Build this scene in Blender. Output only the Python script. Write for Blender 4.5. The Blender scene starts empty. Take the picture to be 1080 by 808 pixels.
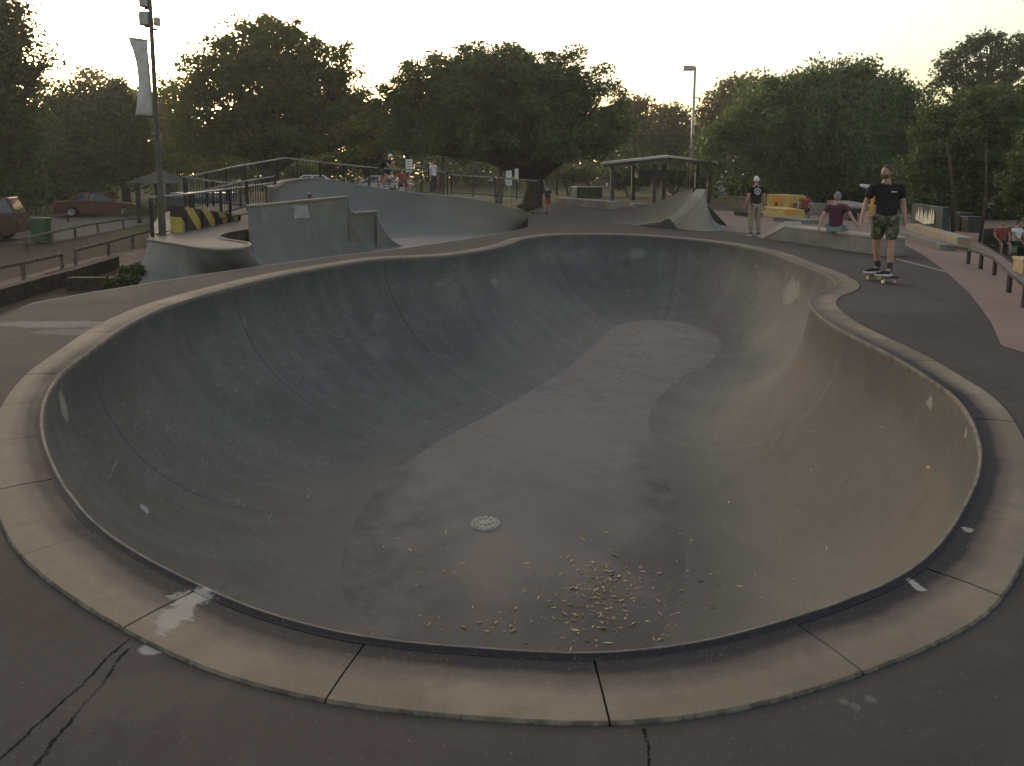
import bpy, bmesh, math, random
import numpy as np
from mathutils import Vector, Matrix, noise
from mathutils.geometry import tessellate_polygon
random.seed(7); RNG = np.random.default_rng(7)
scn = bpy.context.scene; COL = scn.collection
R = math.radians

# ------------------------------------------------------------- camera
FPX, YC, PITCH, ROLL, EYE = 747.0, 279.0, R(7.1), R(0.43), 1.66
cam_d = bpy.data.cameras.new('camera'); cam = bpy.data.objects.new('camera', cam_d); COL.objects.link(cam)
cam_d.sensor_width = 36; cam_d.lens = 36*FPX/1080; cam_d.shift_y = -(404-YC)/1080
cam_d.clip_start = 0.05; cam_d.clip_end = 3000
cam.matrix_world = Matrix.Translation((0, 0, EYE)) @ Matrix.Rotation(R(90)-PITCH, 4, 'X') @ Matrix.Rotation(ROLL, 4, 'Z')
scn.camera = cam

def ray(px, py):
    x, y = px-540, YC-py
    x, y = math.cos(ROLL)*x-math.sin(ROLL)*y, math.sin(ROLL)*x+math.cos(ROLL)*y
    return Vector((x, FPX*math.cos(PITCH)+y*math.sin(PITCH), -FPX*math.sin(PITCH)+y*math.cos(PITCH)))
def G(px, py, z=0.0):                    # point of the level z
    d = ray(px, py); t = (z-EYE)/d.z
    return Vector((d.x*t, d.y*t, z))
def W(px, py, D):                        # point at distance y = D
    d = ray(px, py); t = D/d.y
    return Vector((d.x*t, D, EYE+d.z*t))

# ------------------------------------------------------------- tagging
def tag(o, label=None, cat=None, group=None, kind=None):
    if label: o['label'] = label
    if cat: o['category'] = cat
    if group: o['group'] = group
    if kind: o['kind'] = kind
    return o
def thing(name, label, cat, loc=(0,0,0), rz=0, group=None):
    o = bpy.data.objects.new(name, None); COL.objects.link(o)
    o.empty_display_size = .3
    o.location = loc; o.rotation_euler = (0,0,rz)
    return tag(o, label, cat, group)
def kids(o): return [c for c in bpy.data.objects if c.parent == o]
def copy_tree(o, parent=None):
    c = o.copy(); COL.objects.link(c); c.parent = parent
    for ch in kids(o): copy_tree(ch, c)
    return c
def rootmat(p):
    m = Matrix.Identity(4)
    while p is not None:
        m = Matrix.LocRotScale(p.location, p.rotation_euler, p.scale) @ m; p = p.parent
    return m

# ------------------------------------------------------------- mesh builder
class MB:
    def __init__(s): s.v = []; s.f = []; s.mi = []; s.m = 0; s.uv = {}
    def add(s, vs, fs):
        b = len(s.v); s.v += [Vector(v) for v in vs]
        for f in fs: s.f.append([b+i for i in f]); s.mi.append(s.m)
        return b
    def box(s, c, size, rz=0, M=None):
        x, y, z = [a/2 for a in size]
        vs = [Vector((i*x, j*y, k*z)) for k in (-1,1) for j in (-1,1) for i in (-1,1)]
        T = Matrix.Translation(c) @ Matrix.Rotation(rz, 4, 'Z') if M is None else Matrix.Translation(c) @ M
        s.add([T @ v for v in vs], [(0,2,3,1),(4,5,7,6),(0,1,5,4),(2,6,7,3),(0,4,6,2),(1,3,7,5)]); return s
    def tube(s, pts, r, n=8, cap=True):
        pts = [Vector(p) for p in pts]; rs = r if isinstance(r, (list, tuple)) else [r]*len(pts)
        rings = []; up = None
        for i, p in enumerate(pts):
            d = (pts[min(i+1, len(pts)-1)]-pts[max(i-1, 0)])
            if d.length < 1e-9: d = Vector((0,0,1))
            d.normalize()
            if up is None: up = d.orthogonal().normalized()
            up = (up - d*up.dot(d)); up = up.normalized() if up.length > 1e-6 else d.orthogonal().normalized()
            w = d.cross(up)
            rings.append([p+(up*math.cos(2*math.pi*k/n)+w*math.sin(2*math.pi*k/n))*rs[i] for k in range(n)])
        vs = [v for g in rings for v in g]; fs = []
        for i in range(len(pts)-1):
            for k in range(n):
                a, b = i*n+k, i*n+(k+1) % n; fs.append((a, b, b+n, a+n))
        if cap: fs.append(tuple(reversed(range(n)))); fs.append(tuple(range((len(pts)-1)*n, len(pts)*n)))
        s.add(vs, fs); return s
    def bar(s, a, b, w, h):                # rectangular bar a->b
        a, b = Vector(a), Vector(b); d = (b-a); L = d.length; d.normalize()
        side = d.cross(Vector((0,0,1))); side = side.normalized() if side.length > 1e-4 else Vector((1,0,0))
        up = side.cross(d)
        vs = [p+side*i*w/2+up*j*h/2 for p in (a, b) for j in (-1,1) for i in (-1,1)]
        s.add(vs, [(0,1,3,2),(4,6,7,5),(0,4,5,1),(2,3,7,6),(0,2,6,4),(1,5,7,3)]); return s
    def prism(s, poly, z0, z1):
        n = len(poly); poly = [Vector((p[0], p[1], 0)) for p in poly]
        a = sum(poly[i].x*poly[(i+1)%n].y-poly[(i+1)%n].x*poly[i].y for i in range(n))
        if a < 0: poly = poly[::-1]
        vs = [(p.x, p.y, z0) for p in poly]+[(p.x, p.y, z1) for p in poly]
        fs = [tuple(reversed(range(n))), tuple(range(n, 2*n))]+[(i, (i+1)%n, (i+1)%n+n, i+n) for i in range(n)]
        s.add(vs, fs); return s
    def lathe(s, prof, n=16, c=(0,0,0), cap=True):
        c = Vector(c); vs = []; fs = []
        for r, z in prof:
            for k in range(n): vs.append(c+Vector((r*math.cos(2*math.pi*k/n), r*math.sin(2*math.pi*k/n), z)))
        for i in range(len(prof)-1):
            for k in range(n):
                a, b = i*n+k, i*n+(k+1)%n; fs.append((a, b, b+n, a+n))
        if cap: fs.append(tuple(reversed(range(n)))); fs.append(tuple(range((len(prof)-1)*n, len(prof)*n)))
        s.add(vs, fs); return s
    def ell(s, c, r, n=12, m=8, M=None):
        M = M or Matrix.Identity(3); c = Vector(c); vs = []; fs = []
        for i in range(m+1):
            th = math.pi*i/m
            for k in range(n):
                ph = 2*math.pi*k/n
                vs.append(c+M @ Vector((r[0]*math.sin(th)*math.cos(ph), r[1]*math.sin(th)*math.sin(ph), r[2]*math.cos(th))))
        for i in range(m):
            for k in range(n):
                a, b = i*n+k, i*n+(k+1)%n; fs.append((a, a+n, b+n, b))
        s.add(vs, fs); return s
    def loft(s, rows, flip=False, closed=False):
        n = len(rows[0]); b = [v for r in rows for v in r]; fs = []
        for i in range(len(rows)-1):
            for k in range(n if closed else n-1):
                q = (i*n+k, i*n+(k+1)%n, (i+1)*n+(k+1)%n, (i+1)*n+k)
                fs.append(q[::-1] if flip else q)
        s.add(b, fs); return s
    def build(s, name, mat, parent=None, world=False, smooth=False, bevel=0, weld=False):
        me = bpy.data.meshes.new(name)
        vs = s.v
        if world and parent is not None:
            inv = rootmat(parent).inverted(); vs = [inv @ v for v in vs]
        elif world == 'base':
            pass
        me.from_pydata([tuple(v) for v in vs], [], s.f)
        if isinstance(mat, (list, tuple)):
            for m in mat: me.materials.append(m)
            me.polygons.foreach_set('material_index', s.mi)
        else: me.materials.append(mat)
        if weld or bevel:
            bm = bmesh.new(); bm.from_mesh(me); bmesh.ops.remove_doubles(bm, verts=bm.verts, dist=1e-4)
            bmesh.ops.recalc_face_normals(bm, faces=bm.faces)
            if bevel:
                ed = [e for e in bm.edges if len(e.link_faces) == 2 and e.calc_face_angle(0) > .5]
                bmesh.ops.bevel(bm, geom=ed, offset=bevel, segments=2, affect='EDGES', profile=.6, clamp_overlap=True)
            bm.to_mesh(me); bm.free()
        if smooth:
            me.polygons.foreach_set('use_smooth', [True]*len(me.polygons))
            if smooth == 'auto': me.set_sharp_from_angle(angle=R(35))
        o = bpy.data.objects.new(name, me); COL.objects.link(o); o.parent = parent
        return o

# ------------------------------------------------------------- materials
def srgb(r, g, b):
    f = lambda c: (c/255/12.92) if c/255 <= .04045 else ((c/255+.055)/1.055)**2.4
    return (f(r), f(g), f(b))
class NT:
    def __init__(s, name):
        s.m = bpy.data.materials.new(name); s.m.use_nodes = True; s.t = s.m.node_tree; s.n = s.t.nodes; s.l = s.t.links
        s.b = s.n['Principled BSDF']; s.pos = s.n.new('ShaderNodeTexCoord').outputs['Object']
    def link(s, a, b): s.l.new(a, b)
    def put(s, sock, v):
        if isinstance(v, (int, float)): sock.default_value = v
        elif isinstance(v, (tuple, list)): sock.default_value = (*v, 1) if len(sock.default_value) == 4 and len(v) == 3 else v
        else: s.l.new(v, sock)
    def noise(s, scale, detail=4, rough=.55, vec=None, dist=0):
        n = s.n.new('ShaderNodeTexNoise'); n.inputs['Scale'].default_value = scale; n.inputs['Detail'].default_value = detail
        n.inputs['Roughness'].default_value = rough; n.inputs['Distortion'].default_value = dist
        s.l.new(vec or s.pos, n.inputs['Vector']); return n.outputs['Fac']
    def math(s, op, a, b=0.0, c=0.0, clamp=False):
        n = s.n.new('ShaderNodeMath'); n.operation = op; n.use_clamp = clamp
        s.put(n.inputs[0], a); s.put(n.inputs[1], b); s.put(n.inputs[2], c); return n.outputs[0]
    def map(s, v, a, b, c=0, d=1):
        n = s.n.new('ShaderNodeMapRange'); n.interpolation_type = 'SMOOTHSTEP'
        for i, x in enumerate((v, a, b, c, d)): s.put(n.inputs[i], x)
        return n.outputs[0]
    def mix(s, f, a, b, mode='MIX'):
        n = s.n.new('ShaderNodeMix'); n.data_type = 'RGBA'; n.blend_type = mode
        s.put(n.inputs[0], f); s.put(n.inputs[6], a); s.put(n.inputs[7], b); return n.outputs[2]
    def scalev(s, sc, vec=None):
        n = s.n.new('ShaderNodeMapping'); n.inputs['Scale'].default_value = sc; s.l.new(vec or s.pos, n.inputs['Vector']); return n.outputs[0]
    def blob(s, c, r, nz=.5, ns=3.0, vec=None):
        """irregular patch about a point, 1 inside"""
        n = s.n.new('ShaderNodeMapping'); n.vector_type = 'POINT'
        n.inputs['Location'].default_value = [-c[i]/r[i] for i in range(3)]; n.inputs['Scale'].default_value = [1/r[i] for i in range(3)]
        s.l.new(vec or s.pos, n.inputs['Vector'])
        d = s.n.new('ShaderNodeVectorMath'); d.operation = 'LENGTH'; s.l.new(n.outputs[0], d.inputs[0])
        k = s.math('ADD', d.outputs['Value'], s.math('MULTIPLY', s.math('SUBTRACT', s.noise(ns, 5, .65), .5), nz*4))
        return s.map(k, 1.0, .6)
    def xyz(s, vec=None):
        n = s.n.new('ShaderNodeSeparateXYZ'); s.l.new(vec or s.pos, n.inputs[0]); return n.outputs
    def bump(s, h, st=.3, d=.02):
        n = s.n.new('ShaderNodeBump'); n.inputs['Strength'].default_value = st; n.inputs['Distance'].default_value = d
        s.l.new(h, n.inputs['Height']); s.l.new(n.outputs[0], s.b.inputs['Normal'])
    def done(s, col, rough=.8, metal=0, spec=.35):
        s.put(s.b.inputs['Base Color'], col); s.put(s.b.inputs['Roughness'], rough); s.put(s.b.inputs['Metallic'], metal)
        s.b.inputs['Specular IOR Level'].default_value = spec
        return s.m
def mul(c, k): return tuple(x*k for x in c)
def concrete(name, c, var=.25, scale=1.0, warm=None, rough=.75, extra=None, spec=.3):
    t = NT(name)
    big = t.noise(.55*scale, 5, .6); mid = t.noise(3.2*scale, 6, .65, dist=.6); fine = t.noise(38*scale, 4, .7)
    col = t.mix(t.map(big, .35, .68), mul(c, 1-var), mul(c, 1+var*.7))
    if warm: col = t.mix(t.map(t.noise(1.3*scale, 4, .6), .42, .66), col, warm)
    col = t.mix(t.math('MULTIPLY', t.map(mid, .42, .72), .5), col, mul(c, 1-var*1.4))
    col = t.mix(t.math('MULTIPLY', t.map(fine, .52, .78), .28), col, mul(c, 1.6))
    col = t.mix(t.math('MULTIPLY', t.map(t.noise(120*scale, 2), .60, .74), .3), col, mul(c, .5))
    if extra: col = extra(t, col)
    t.bump(t.math('ADD', fine, t.math('MULTIPLY', mid, 1.5)), .18, .01)
    return t.done(col, t.map(big, .3, .7, rough-.1, rough+.1), 0, spec)
def plain(name, c, rough=.6, metal=0, var=.15, scale=6, spec=.4, bump=0):
    t = NT(name); n = t.noise(scale, 5, .6)
    col = t.mix(t.map(n, .35, .65), mul(c, 1-var), mul(c, 1+var))
    if bump: t.bump(t.noise(scale*6, 4), bump, .01)
    return t.done(col, rough, metal, spec)
def leafmat(name, c, c2, trans=.3):
    t = NT(name)
    g = t.n.new('ShaderNodeNewGeometry').outputs['Random Per Island']
    n = t.noise(.35, 3)
    col = t.mix(t.math('MULTIPLY', t.math('ADD', g, n), .5), c, c2)
    t.put(t.b.inputs['Base Color'], col); t.b.inputs['Roughness'].default_value = .6; t.b.inputs['Specular IOR Level'].default_value = .25
    tr = t.n.new('ShaderNodeBsdfTranslucent'); t.l.new(t.mix(1, col, (1.25, 1.35, .5), 'MULTIPLY'), tr.inputs[0])
    mx = t.n.new('ShaderNodeMixShader'); mx.inputs[0].default_value = trans
    t.l.new(t.b.outputs[0], mx.inputs[1]); t.l.new(tr.outputs[0], mx.inputs[2])
    t.l.new(mx.outputs[0], t.n['Material Output'].inputs[0]); return t.m

M = {}
M['bark'] = plain('bark', (.055,.042,.032), .9, 0, .4, 9, .2, .6)
M['pale_bark'] = plain('pale_bark', (.20,.17,.14), .9, 0, .4, 5, .2, .4)
M['black_metal'] = plain('black_metal', (.018,.018,.018), .5, .3)
M['grey_metal'] = plain('grey_metal', (.24,.24,.22), .45, .6, .2)
M['galv'] = plain('galvanised', (.33,.33,.31), .5, .5, .2)
M['pole'] = plain('dark_pole', (.06,.055,.045), .5, .3)
M['timber'] = plain('weathered_timber', (.11,.088,.066), .9, 0, .35, 7, .2, .5)
M['dark_timber'] = plain('dark_timber', (.05,.036,.027), .9, 0, .4, 7, .2, .5)
M['rubber'] = plain('rubber', (.02,.02,.02), .85)
M['glass'] = plain('car_glass', (.02,.022,.025), .08, 0, .1, 2, .8)
M['white'] = plain('white_paint', (.68,.67,.62), .5, 0, .08)
M['canvas'] = plain('banner_cloth', (.50,.47,.44), .85, 0, .12, 3)
M['leaf_dark'] = leafmat('leaf_dark', (.024,.040,.014), (.075,.105,.036), .28)
M['leaf_mid'] = leafmat('leaf_mid', (.045,.064,.018), (.14,.16,.046), .38)
M['leaf_fig'] = leafmat('leaf_fig', (.032,.055,.018), (.100,.140,.042), .22)
M['leaf_pale'] = leafmat('leaf_pale', (.08,.075,.03), (.20,.17,.06), .45)
M['leaf_weep'] = leafmat('leaf_weeping', (.040,.068,.028), (.125,.178,.070), .25)
M['leaf_right'] = leafmat('leaf_olive', (.036,.060,.020), (.112,.150,.052), .22)
M['leaf_hazy'] = leafmat('leaf_haze_tint', (.06,.055,.028), (.13,.11,.055), .35)  # haze and low sun glow put into the leaf colour, paler and browner
# ------------------------------------------------------------- the skate bowl
LIP_PX = [(625,690),(540,686.5),(460,681),(395,674),(330,661),(270,643),(213.9,619),(160,592),(109,559),(75,522),(55,487),(44.6,448.7),(51,415.5),(66.7,393),(93,373),(133,344.5),(178,323),(240,304.5),(300,290),(350,281),(400,273.5),(467,270),(507,264.7),(533,259),(555.5,251.5),(587,247.8),(622,247),(667,248),(711,251),(755.6,255.8),(800,263.8),(846,280),(863.3,286.9),(877,293.8),(882,299),(879,304),(861.6,310.3),(854.6,315.5),(853.8,320.7),(860,329.3),(877,343),(906.6,358.8),(941,376),(979,399.6),(1003.8,417),(1021,439),(1031,464),(1033,483.8),(1028.5,508.5),(1016,533),(1003,557),(974,589.7),(953,606),(908.5,626.8),(864,643),(821,656.5),(760,672.9),(700,684)]
FLOORKEY = {0:(.3,4.4),3:(-.3,4.5),6:(-.9,4.9),8:(-1.3,5.5),11:(-1.62,6.4),13:(-1.66,7.1),15:(-1.55,8.1),17:(-1.15,9.2),19:(-.68,10.04),20:(-.1,10.9),21:(.4,11.7),22:(1.0,12.7),23:(1.5,13.8),24:(2.0,15.0),25:(2.4,15.9),27:(3.2,16.5),29:(4.0,16.2),30:(4.35,15.4),31:(4.3,14.2),33:(3.7,13.0),38:(2.75,11.9),39:(2.25,11.0),41:(2.02,9.6),43:(1.92,8.4),47:(1.85,7.3),50:(1.65,6.2),53:(1.2,5.2),55:(.8,4.7)}
lip0 = [G(*q) for q in LIP_PX]; NL = len(lip0)
seg = [(lip0[(i+1)%NL]-lip0[i]).length for i in range(NL)]; cum = [0]
for s_ in seg: cum.append(cum[-1]+s_)
PER = cum[-1]
def catmull(P, T, per, u):
    n = len(P); u = u % per; i = 0
    lo = 0
    for i in range(n):
        t1 = T[i+1] if i+1 < n else per
        if T[i] <= u <= t1: break
    t1 = T[i+1] if i+1 < n else per
    f = (u-T[i])/max(t1-T[i], 1e-9)
    p0, p1, p2, p3 = P[i-1], P[i], P[(i+1)%n], P[(i+2)%n]
    d0 = (T[i]-T[i-1]) % per; d1 = t1-T[i]; d2 = (T[(i+2)%n]-T[(i+1)%n]) % per
    m1 = ((p1-p0)/d0*d1+(p2-p1)/d1*d0)/(d0+d1)*d1; m2 = ((p2-p1)/d1*d2+(p3-p2)/d2*d1)/(d1+d2)*d1
    a = f*f*f; b = f*f
    return p1*(2*a-3*b+1)+m1*(a-2*b+f)+p2*(-2*a+3*b)+m2*(a-b)
NU = 480
US = [PER*i/NU for i in range(NU)]
lip = [catmull(lip0, cum[:-1], PER, u) for u in US]
for _ in range(3): lip = [(lip[i-1]+lip[i]*2+lip[(i+1)%NU])/4 for i in range(NU)]
fk = sorted(FLOORKEY)
flo = [catmull([Vector((*FLOORKEY[k], 0)) for k in fk], [cum[k] for k in fk], PER, u) for u in US]
for _ in range(40): flo = [(flo[i-1]+flo[i]*2+flo[(i+1)%NU])/4 for i in range(NU)]
def out_normals(P):
    r = []
    for i in range(len(P)):
        d = P[(i+2)%len(P)]-P[i-2]; r.append(Vector((-d.y, d.x, 0)).normalized())
    return r
LN = out_normals(lip)
cx = sum(p.x for p in lip)/NU; cy = sum(p.y for p in lip)/NU
area = sum(lip[i].x*lip[(i+1)%NU].y-lip[(i+1)%NU].x*lip[i].y for i in range(NU))
if area > 0: LN = [-n for n in LN]
for _ in range(3): LN = [(LN[i-1]+LN[i]+LN[(i+1)%NU]).normalized() for i in range(NU)]
lipA = np.array([(p.x, p.y) for p in lip]); floA = np.array([(p.x, p.y) for p in flo])
def pdist(A, q):
    a = A; b = np.roll(A, -1, 0); ab = b-a; t = np.clip(((q-a)*ab).sum(1)/(ab**2).sum(1), 0, 1)
    return np.sqrt((((q-a)-ab*t[:, None])**2).sum(1).min())
def inside(A, x, y):
    a = A; b = np.roll(A, -1, 0)
    c = ((a[:,1] > y) != (b[:,1] > y)); 
    with np.errstate(divide='ignore', invalid='ignore'):
        xi = (b[:,0]-a[:,0])*(y-a[:,1])/(b[:,1]-a[:,1])+a[:,0]
    return bool((c & (x < xi)).sum() % 2)
def depth(y):
    t = min(max((y-9)/7.5, 0), 1); t = t*t*(3-2*t); return 2.02-.32*t
def bowl_z(x, y):
    if inside(floA, x, y): return -depth(y)
    dl = pdist(lipA, (x, y)); df = pdist(floA, (x, y)); t = dl/(dl+df+1e-9)
    return -depth(y)*math.sqrt(max(1-(1-t)**2.1, 0))

bowl = thing('skate_bowl', 'large empty concrete skate bowl with kidney shaped rim in the foreground', 'skate bowl', (0.5, 9, -2.1))
NT_ = 44
me = bpy.data.meshes.new('bowl_wall'); verts = []; uvs = []
for j in range(NT_+1):
    s = j/NT_; t = s**1.7                       # dense rings near the lip
    for i in range(NU):
        p = lip[i].lerp(flo[i], t)
        if j == 0: z = 0.0
        elif j == NT_: z = -depth(p.y)
        else: z = bowl_z(p.x, p.y)
        verts.append((p.x, p.y, z)); uvs.append((US[i], t))
# gentle settling of the grid so that no crease shows
V = np.array(verts).reshape(NT_+1, NU, 3)
for _ in range(10):
    Z = V[:, :, 2]; Zs = Z.copy()
    Zs[6:-1] = (Z[5:-2]+Z[7:]+Z[6:-1]*2+np.roll(Z, 1, 1)[6:-1]+np.roll(Z, -1, 1)[6:-1])/6
    Zs[1:6] = (np.roll(Z, 1, 1)[1:6]+np.roll(Z, -1, 1)[1:6]+2*Z[1:6])/4
    V[:, :, 2] = Zs
inv = rootmat(bowl).inverted()
vv = [tuple(inv @ Vector(v)) for v in V.reshape(-1, 3)]
ff = []
for j in range(NT_):
    for i in range(NU): ff.append((j*NU+i, j*NU+(i+1)%NU, (j+1)*NU+(i+1)%NU, (j+1)*NU+i))
if area > 0: pass
me.from_pydata(vv, [], ff)
uvl = me.uv_layers.new(name='wall')
for li, l in enumerate(me.loops):
    vi = l.vertex_index; u, t = uvs[vi]
    if u < 1 and (me.polygons[li//4].vertices[0] % NU) > NU-3: u += PER
    uvl.data[li].uv = (u, t)
me.polygons.foreach_set('use_smooth', [True]*len(me.polygons)); me.update()
def lip_u(px, py):
    g = np.array(G(px, py)[:2]); return US[int(np.argmin(((lipA-g)**2).sum(1)))]
INV = rootmat(bowl).inverted()
def bl(px, py, z):                              # bowl-local point for wear marks
    return INV @ G(px, py, z)
def bq(px, py):                                 # bowl surface seen through a pixel
    d = ray(px, py); o = Vector((0,0,EYE)); t = EYE/abs(d.z)
    for _ in range(700):
        q = o+d*t
        if inside(lipA, q.x, q.y) and q.z <= bowl_z(q.x, q.y): return q
        t += .03/d.length
        if q.z < -2.3: break
    return q
seams = [lip_u(405, 273), lip_u(100, 370), lip_u(587, 248), lip_u(508, 264), lip_u(892, 350), lip_u(245,303), lip_u(715,251)]
def wall_extra(t, col):
    uvn = t.n.new('ShaderNodeUVMap'); uvn.uv_map = 'wall'; sp = t.n.new('ShaderNodeSeparateXYZ'); t.l.new(uvn.outputs[0], sp.inputs[0])
    u, v = sp.outputs[0], sp.outputs[1]
    # streaks of trowelling that run down the wall
    st = t.noise(1.0, 5, .6, vec=t.scalev((2.2, .5, 1), uvn.outputs[0]))
    col = t.mix(t.math('MULTIPLY', t.map(st, .42, .72), .38), col, (.150,.148,.134))
    st2 = t.noise(1.0, 6, .7, vec=t.scalev((14, 1.4, 1), uvn.outputs[0]))
    col = t.mix(t.math('MULTIPLY', t.map(st2, .55, .8), .3), col, (.22,.22,.20))
    mo = t.noise(7.5, 8, .75, dist=.8); col = t.mix(t.math('MULTIPLY', t.map(mo, .50, .72), .45), col, mul((.106,.111,.105), .55))
    col = t.mix(t.math('MULTIPLY', t.map(t.noise(2.1, 7, .7, dist=1.5), .55, .7), .30), col, (.175,.175,.16))
    for sc_, sd_ in (((.55, 30, 1), 1.7), ((1.1, 46, 1), 2.9)):
        wm = t.noise(1, 2, .5, vec=t.scalev(sc_, uvn.outputs[0]), dist=.35)
        wm = t.math('MULTIPLY', t.map(t.math('ABSOLUTE', t.math('SUBTRACT', wm, .5)), .012, .004), t.map(t.noise(sd_, 3), .5, .62))
        col = t.mix(t.math('MULTIPLY', wm, .45), col, (.05,.05,.048) if sd_ < 2 else (.24,.235,.21))
    # warm light from the sky glow, painted into the side by the hip
    wb = t.blob(INV @ Vector((4.1, 6.5, -.6)), (3.2, 6.5, 2.6), .12, .5)
    col = t.mix(t.math('MULTIPLY', wb, .75), col, (.124,.114,.097))
    wc = t.blob(INV @ Vector((5.6, 12.6, -.5)), (1.5, 4.0, 2.2), .15, .8)
    col = t.mix(t.math('MULTIPLY', wc, .55), col, (.152,.142,.122))
    for k, s in enumerate(seams):
        wob = t.math('MULTIPLY', t.math('SUBTRACT', t.noise(.9, 3), .5), .10)
        d = t.math('ABSOLUTE', t.math('ADD', t.math('SUBTRACT', u, s), wob))
        light = k == 4
        m = t.map(d, .022, .006)
        m = t.math('MULTIPLY', m, t.map(t.noise(5, 3), .3, .5, .35, .9))
        col = t.mix(m, col, (.165,.155,.13) if light else (.045,.045,.042))
    # darker band just under the lip
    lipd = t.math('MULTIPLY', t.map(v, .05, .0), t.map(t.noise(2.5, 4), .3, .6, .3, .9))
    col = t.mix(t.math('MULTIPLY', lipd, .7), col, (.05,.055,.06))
    # pale rubbed patches and scrapes
    for (px, py, r, a, c) in ((400,368,(.30,.45,.45),.22,(.21,.215,.205)),(400,340,(.16,.45,.45),.15,(.22,.22,.21)),(530,300,(.35,.6,.4),.15,(.20,.21,.20)),(672,268,(.3,.4,.18),.3,(.24,.25,.235)),(835,308,(.20,.6,.34),.5,(.30,.28,.235)),(152,537,(.09,.05,.05),.8,(.34,.34,.31)),(66,428,(.05,.20,.16),.6,(.30,.30,.27)),(522,297,(.18,.2,.1),.3,(.28,.29,.26)),(992,424,(.015,.07,.05),.8,(.36,.32,.22)),(1019,457,(.015,.07,.05),.8,(.36,.32,.22))):
        q = INV @ bq(px, py)
        col = t.mix(t.math('MULTIPLY', t.blob(q, r, .34, 8), a), col, c)
    # long rubbed scuffs on the side wall, brown dust towards the low end
    hipside = t.map(t.xyz()[0], .9, 2.2)
    sf = t.noise(1, 5, .7, vec=t.scalev((1.1, 16, 1), uvn.outputs[0]), dist=1.2)
    col = t.mix(t.math('MULTIPLY', t.math('MULTIPLY', t.map(sf, .58, .70), t.map(t.noise(1.3, 4), .48, .62)), t.math('MULTIPLY', hipside, .5)), col, (.27,.25,.20))
    col = t.mix(t.math('MULTIPLY', t.map(t.noise(2.4, 7, .75, dist=1.0), .50, .68), t.math('MULTIPLY', hipside, .45)), col, (.085,.077,.062))
    low = t.math('MULTIPLY', t.map(v, .45, .98), t.map(t.xyz()[1], 1.0, -2.2)); col = t.mix(t.math('MULTIPLY', low, .85), col, (.098,.088,.078))
    sc = t.noise(1, 3, .5, vec=t.scalev((3.5, 60, 1), uvn.outputs[0]))
    rare = t.map(t.noise(2.2, 3), .56, .66)
    col = t.mix(t.math('MULTIPLY', t.math('MULTIPLY', t.map(sc, .66, .72), rare), .6), col, (.33,.32,.28))
    return col
M['bowl'] = concrete('bowl_concrete', (.104,.102,.090), .30, .8, rough=.68, extra=wall_extra, spec=.25)
me.materials.append(M['bowl'])
bw = bpy.data.objects.new('bowl_wall', me); COL.objects.link(bw); bw.parent = bowl
def crack_line(t, col, a, b, w=.012, c=(.035,.033,.03)):
    a = Vector(a[:2]); b = Vector(b[:2]); d = (b-a); L = d.length; d.normalize(); nrm = Vector((-d.y, d.x))
    o = t.xyz()
    s = t.math('ADD', t.math('MULTIPLY', t.math('SUBTRACT', o[0], a.x), d.x), t.math('MULTIPLY', t.math('SUBTRACT', o[1], a.y), d.y))
    n = t.math('ADD', t.math('MULTIPLY', t.math('SUBTRACT', o[0], a.x), nrm.x), t.math('MULTIPLY', t.math('SUBTRACT', o[1], a.y), nrm.y))
    n = t.math('ADD', n, t.math('MULTIPLY', t.math('SUBTRACT', t.noise(3.5, 6, .8), .5), w*9))
    m = t.math('MULTIPLY', t.map(t.math('ABSOLUTE', n), w, w*.35), t.math('MULTIPLY', t.math('GREATER_THAN', s, 0), t.math('LESS_THAN', s, L)))
    m = t.math('MULTIPLY', m, t.map(t.noise(16, 4, .7), .36, .46, .25, 1))
    return t.mix(m, col, c)
def floor_extra(t, col):
    col = t.mix(t.math('MULTIPLY', t.map(t.noise(6, 8, .75, dist=.8), .48, .68), .55), col, (.088,.078,.068))
    col = t.mix(t.math('MULTIPLY', t.map(t.noise(1.7, 6, .7, dist=1.2), .55, .68), .35), col, (.075,.068,.06))
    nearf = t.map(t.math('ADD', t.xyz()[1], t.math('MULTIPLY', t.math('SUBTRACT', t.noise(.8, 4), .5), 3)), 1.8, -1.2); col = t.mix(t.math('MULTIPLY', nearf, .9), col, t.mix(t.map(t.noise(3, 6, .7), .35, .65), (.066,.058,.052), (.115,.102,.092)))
    f1 = [INV @ G(q[0], q[1], -2.0) for q in ((488,450),(716,517),(600,383),(700,408))]
    col = crack_line(t, col, f1[0], f1[1]); col = crack_line(t, col, f1[2], f1[3])
    q = [INV @ G(600, 362, -1.8), INV @ G(760, 392, -1.8)]; col = crack_line(t, col, q[0], q[1], .01)
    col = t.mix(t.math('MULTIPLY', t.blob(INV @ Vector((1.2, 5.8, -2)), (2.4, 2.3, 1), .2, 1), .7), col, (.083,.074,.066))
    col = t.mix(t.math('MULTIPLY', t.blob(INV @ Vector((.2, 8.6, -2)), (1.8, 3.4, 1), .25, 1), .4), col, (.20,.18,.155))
    return col
M['bowlfloor'] = concrete('bowl_floor_concrete', (.172,.158,.138), .28, .9, rough=.72, extra=floor_extra)  # browner cement, also lightened to paint in the contrast with the shaded wall
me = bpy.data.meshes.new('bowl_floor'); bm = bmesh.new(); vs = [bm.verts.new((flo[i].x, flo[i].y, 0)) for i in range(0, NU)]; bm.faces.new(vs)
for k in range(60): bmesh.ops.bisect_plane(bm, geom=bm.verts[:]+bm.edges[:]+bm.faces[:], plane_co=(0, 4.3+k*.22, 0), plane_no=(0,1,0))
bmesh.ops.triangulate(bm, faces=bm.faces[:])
for v in bm.verts: v.co = INV @ Vector((v.co.x, v.co.y, -depth(v.co.y)))
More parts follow.
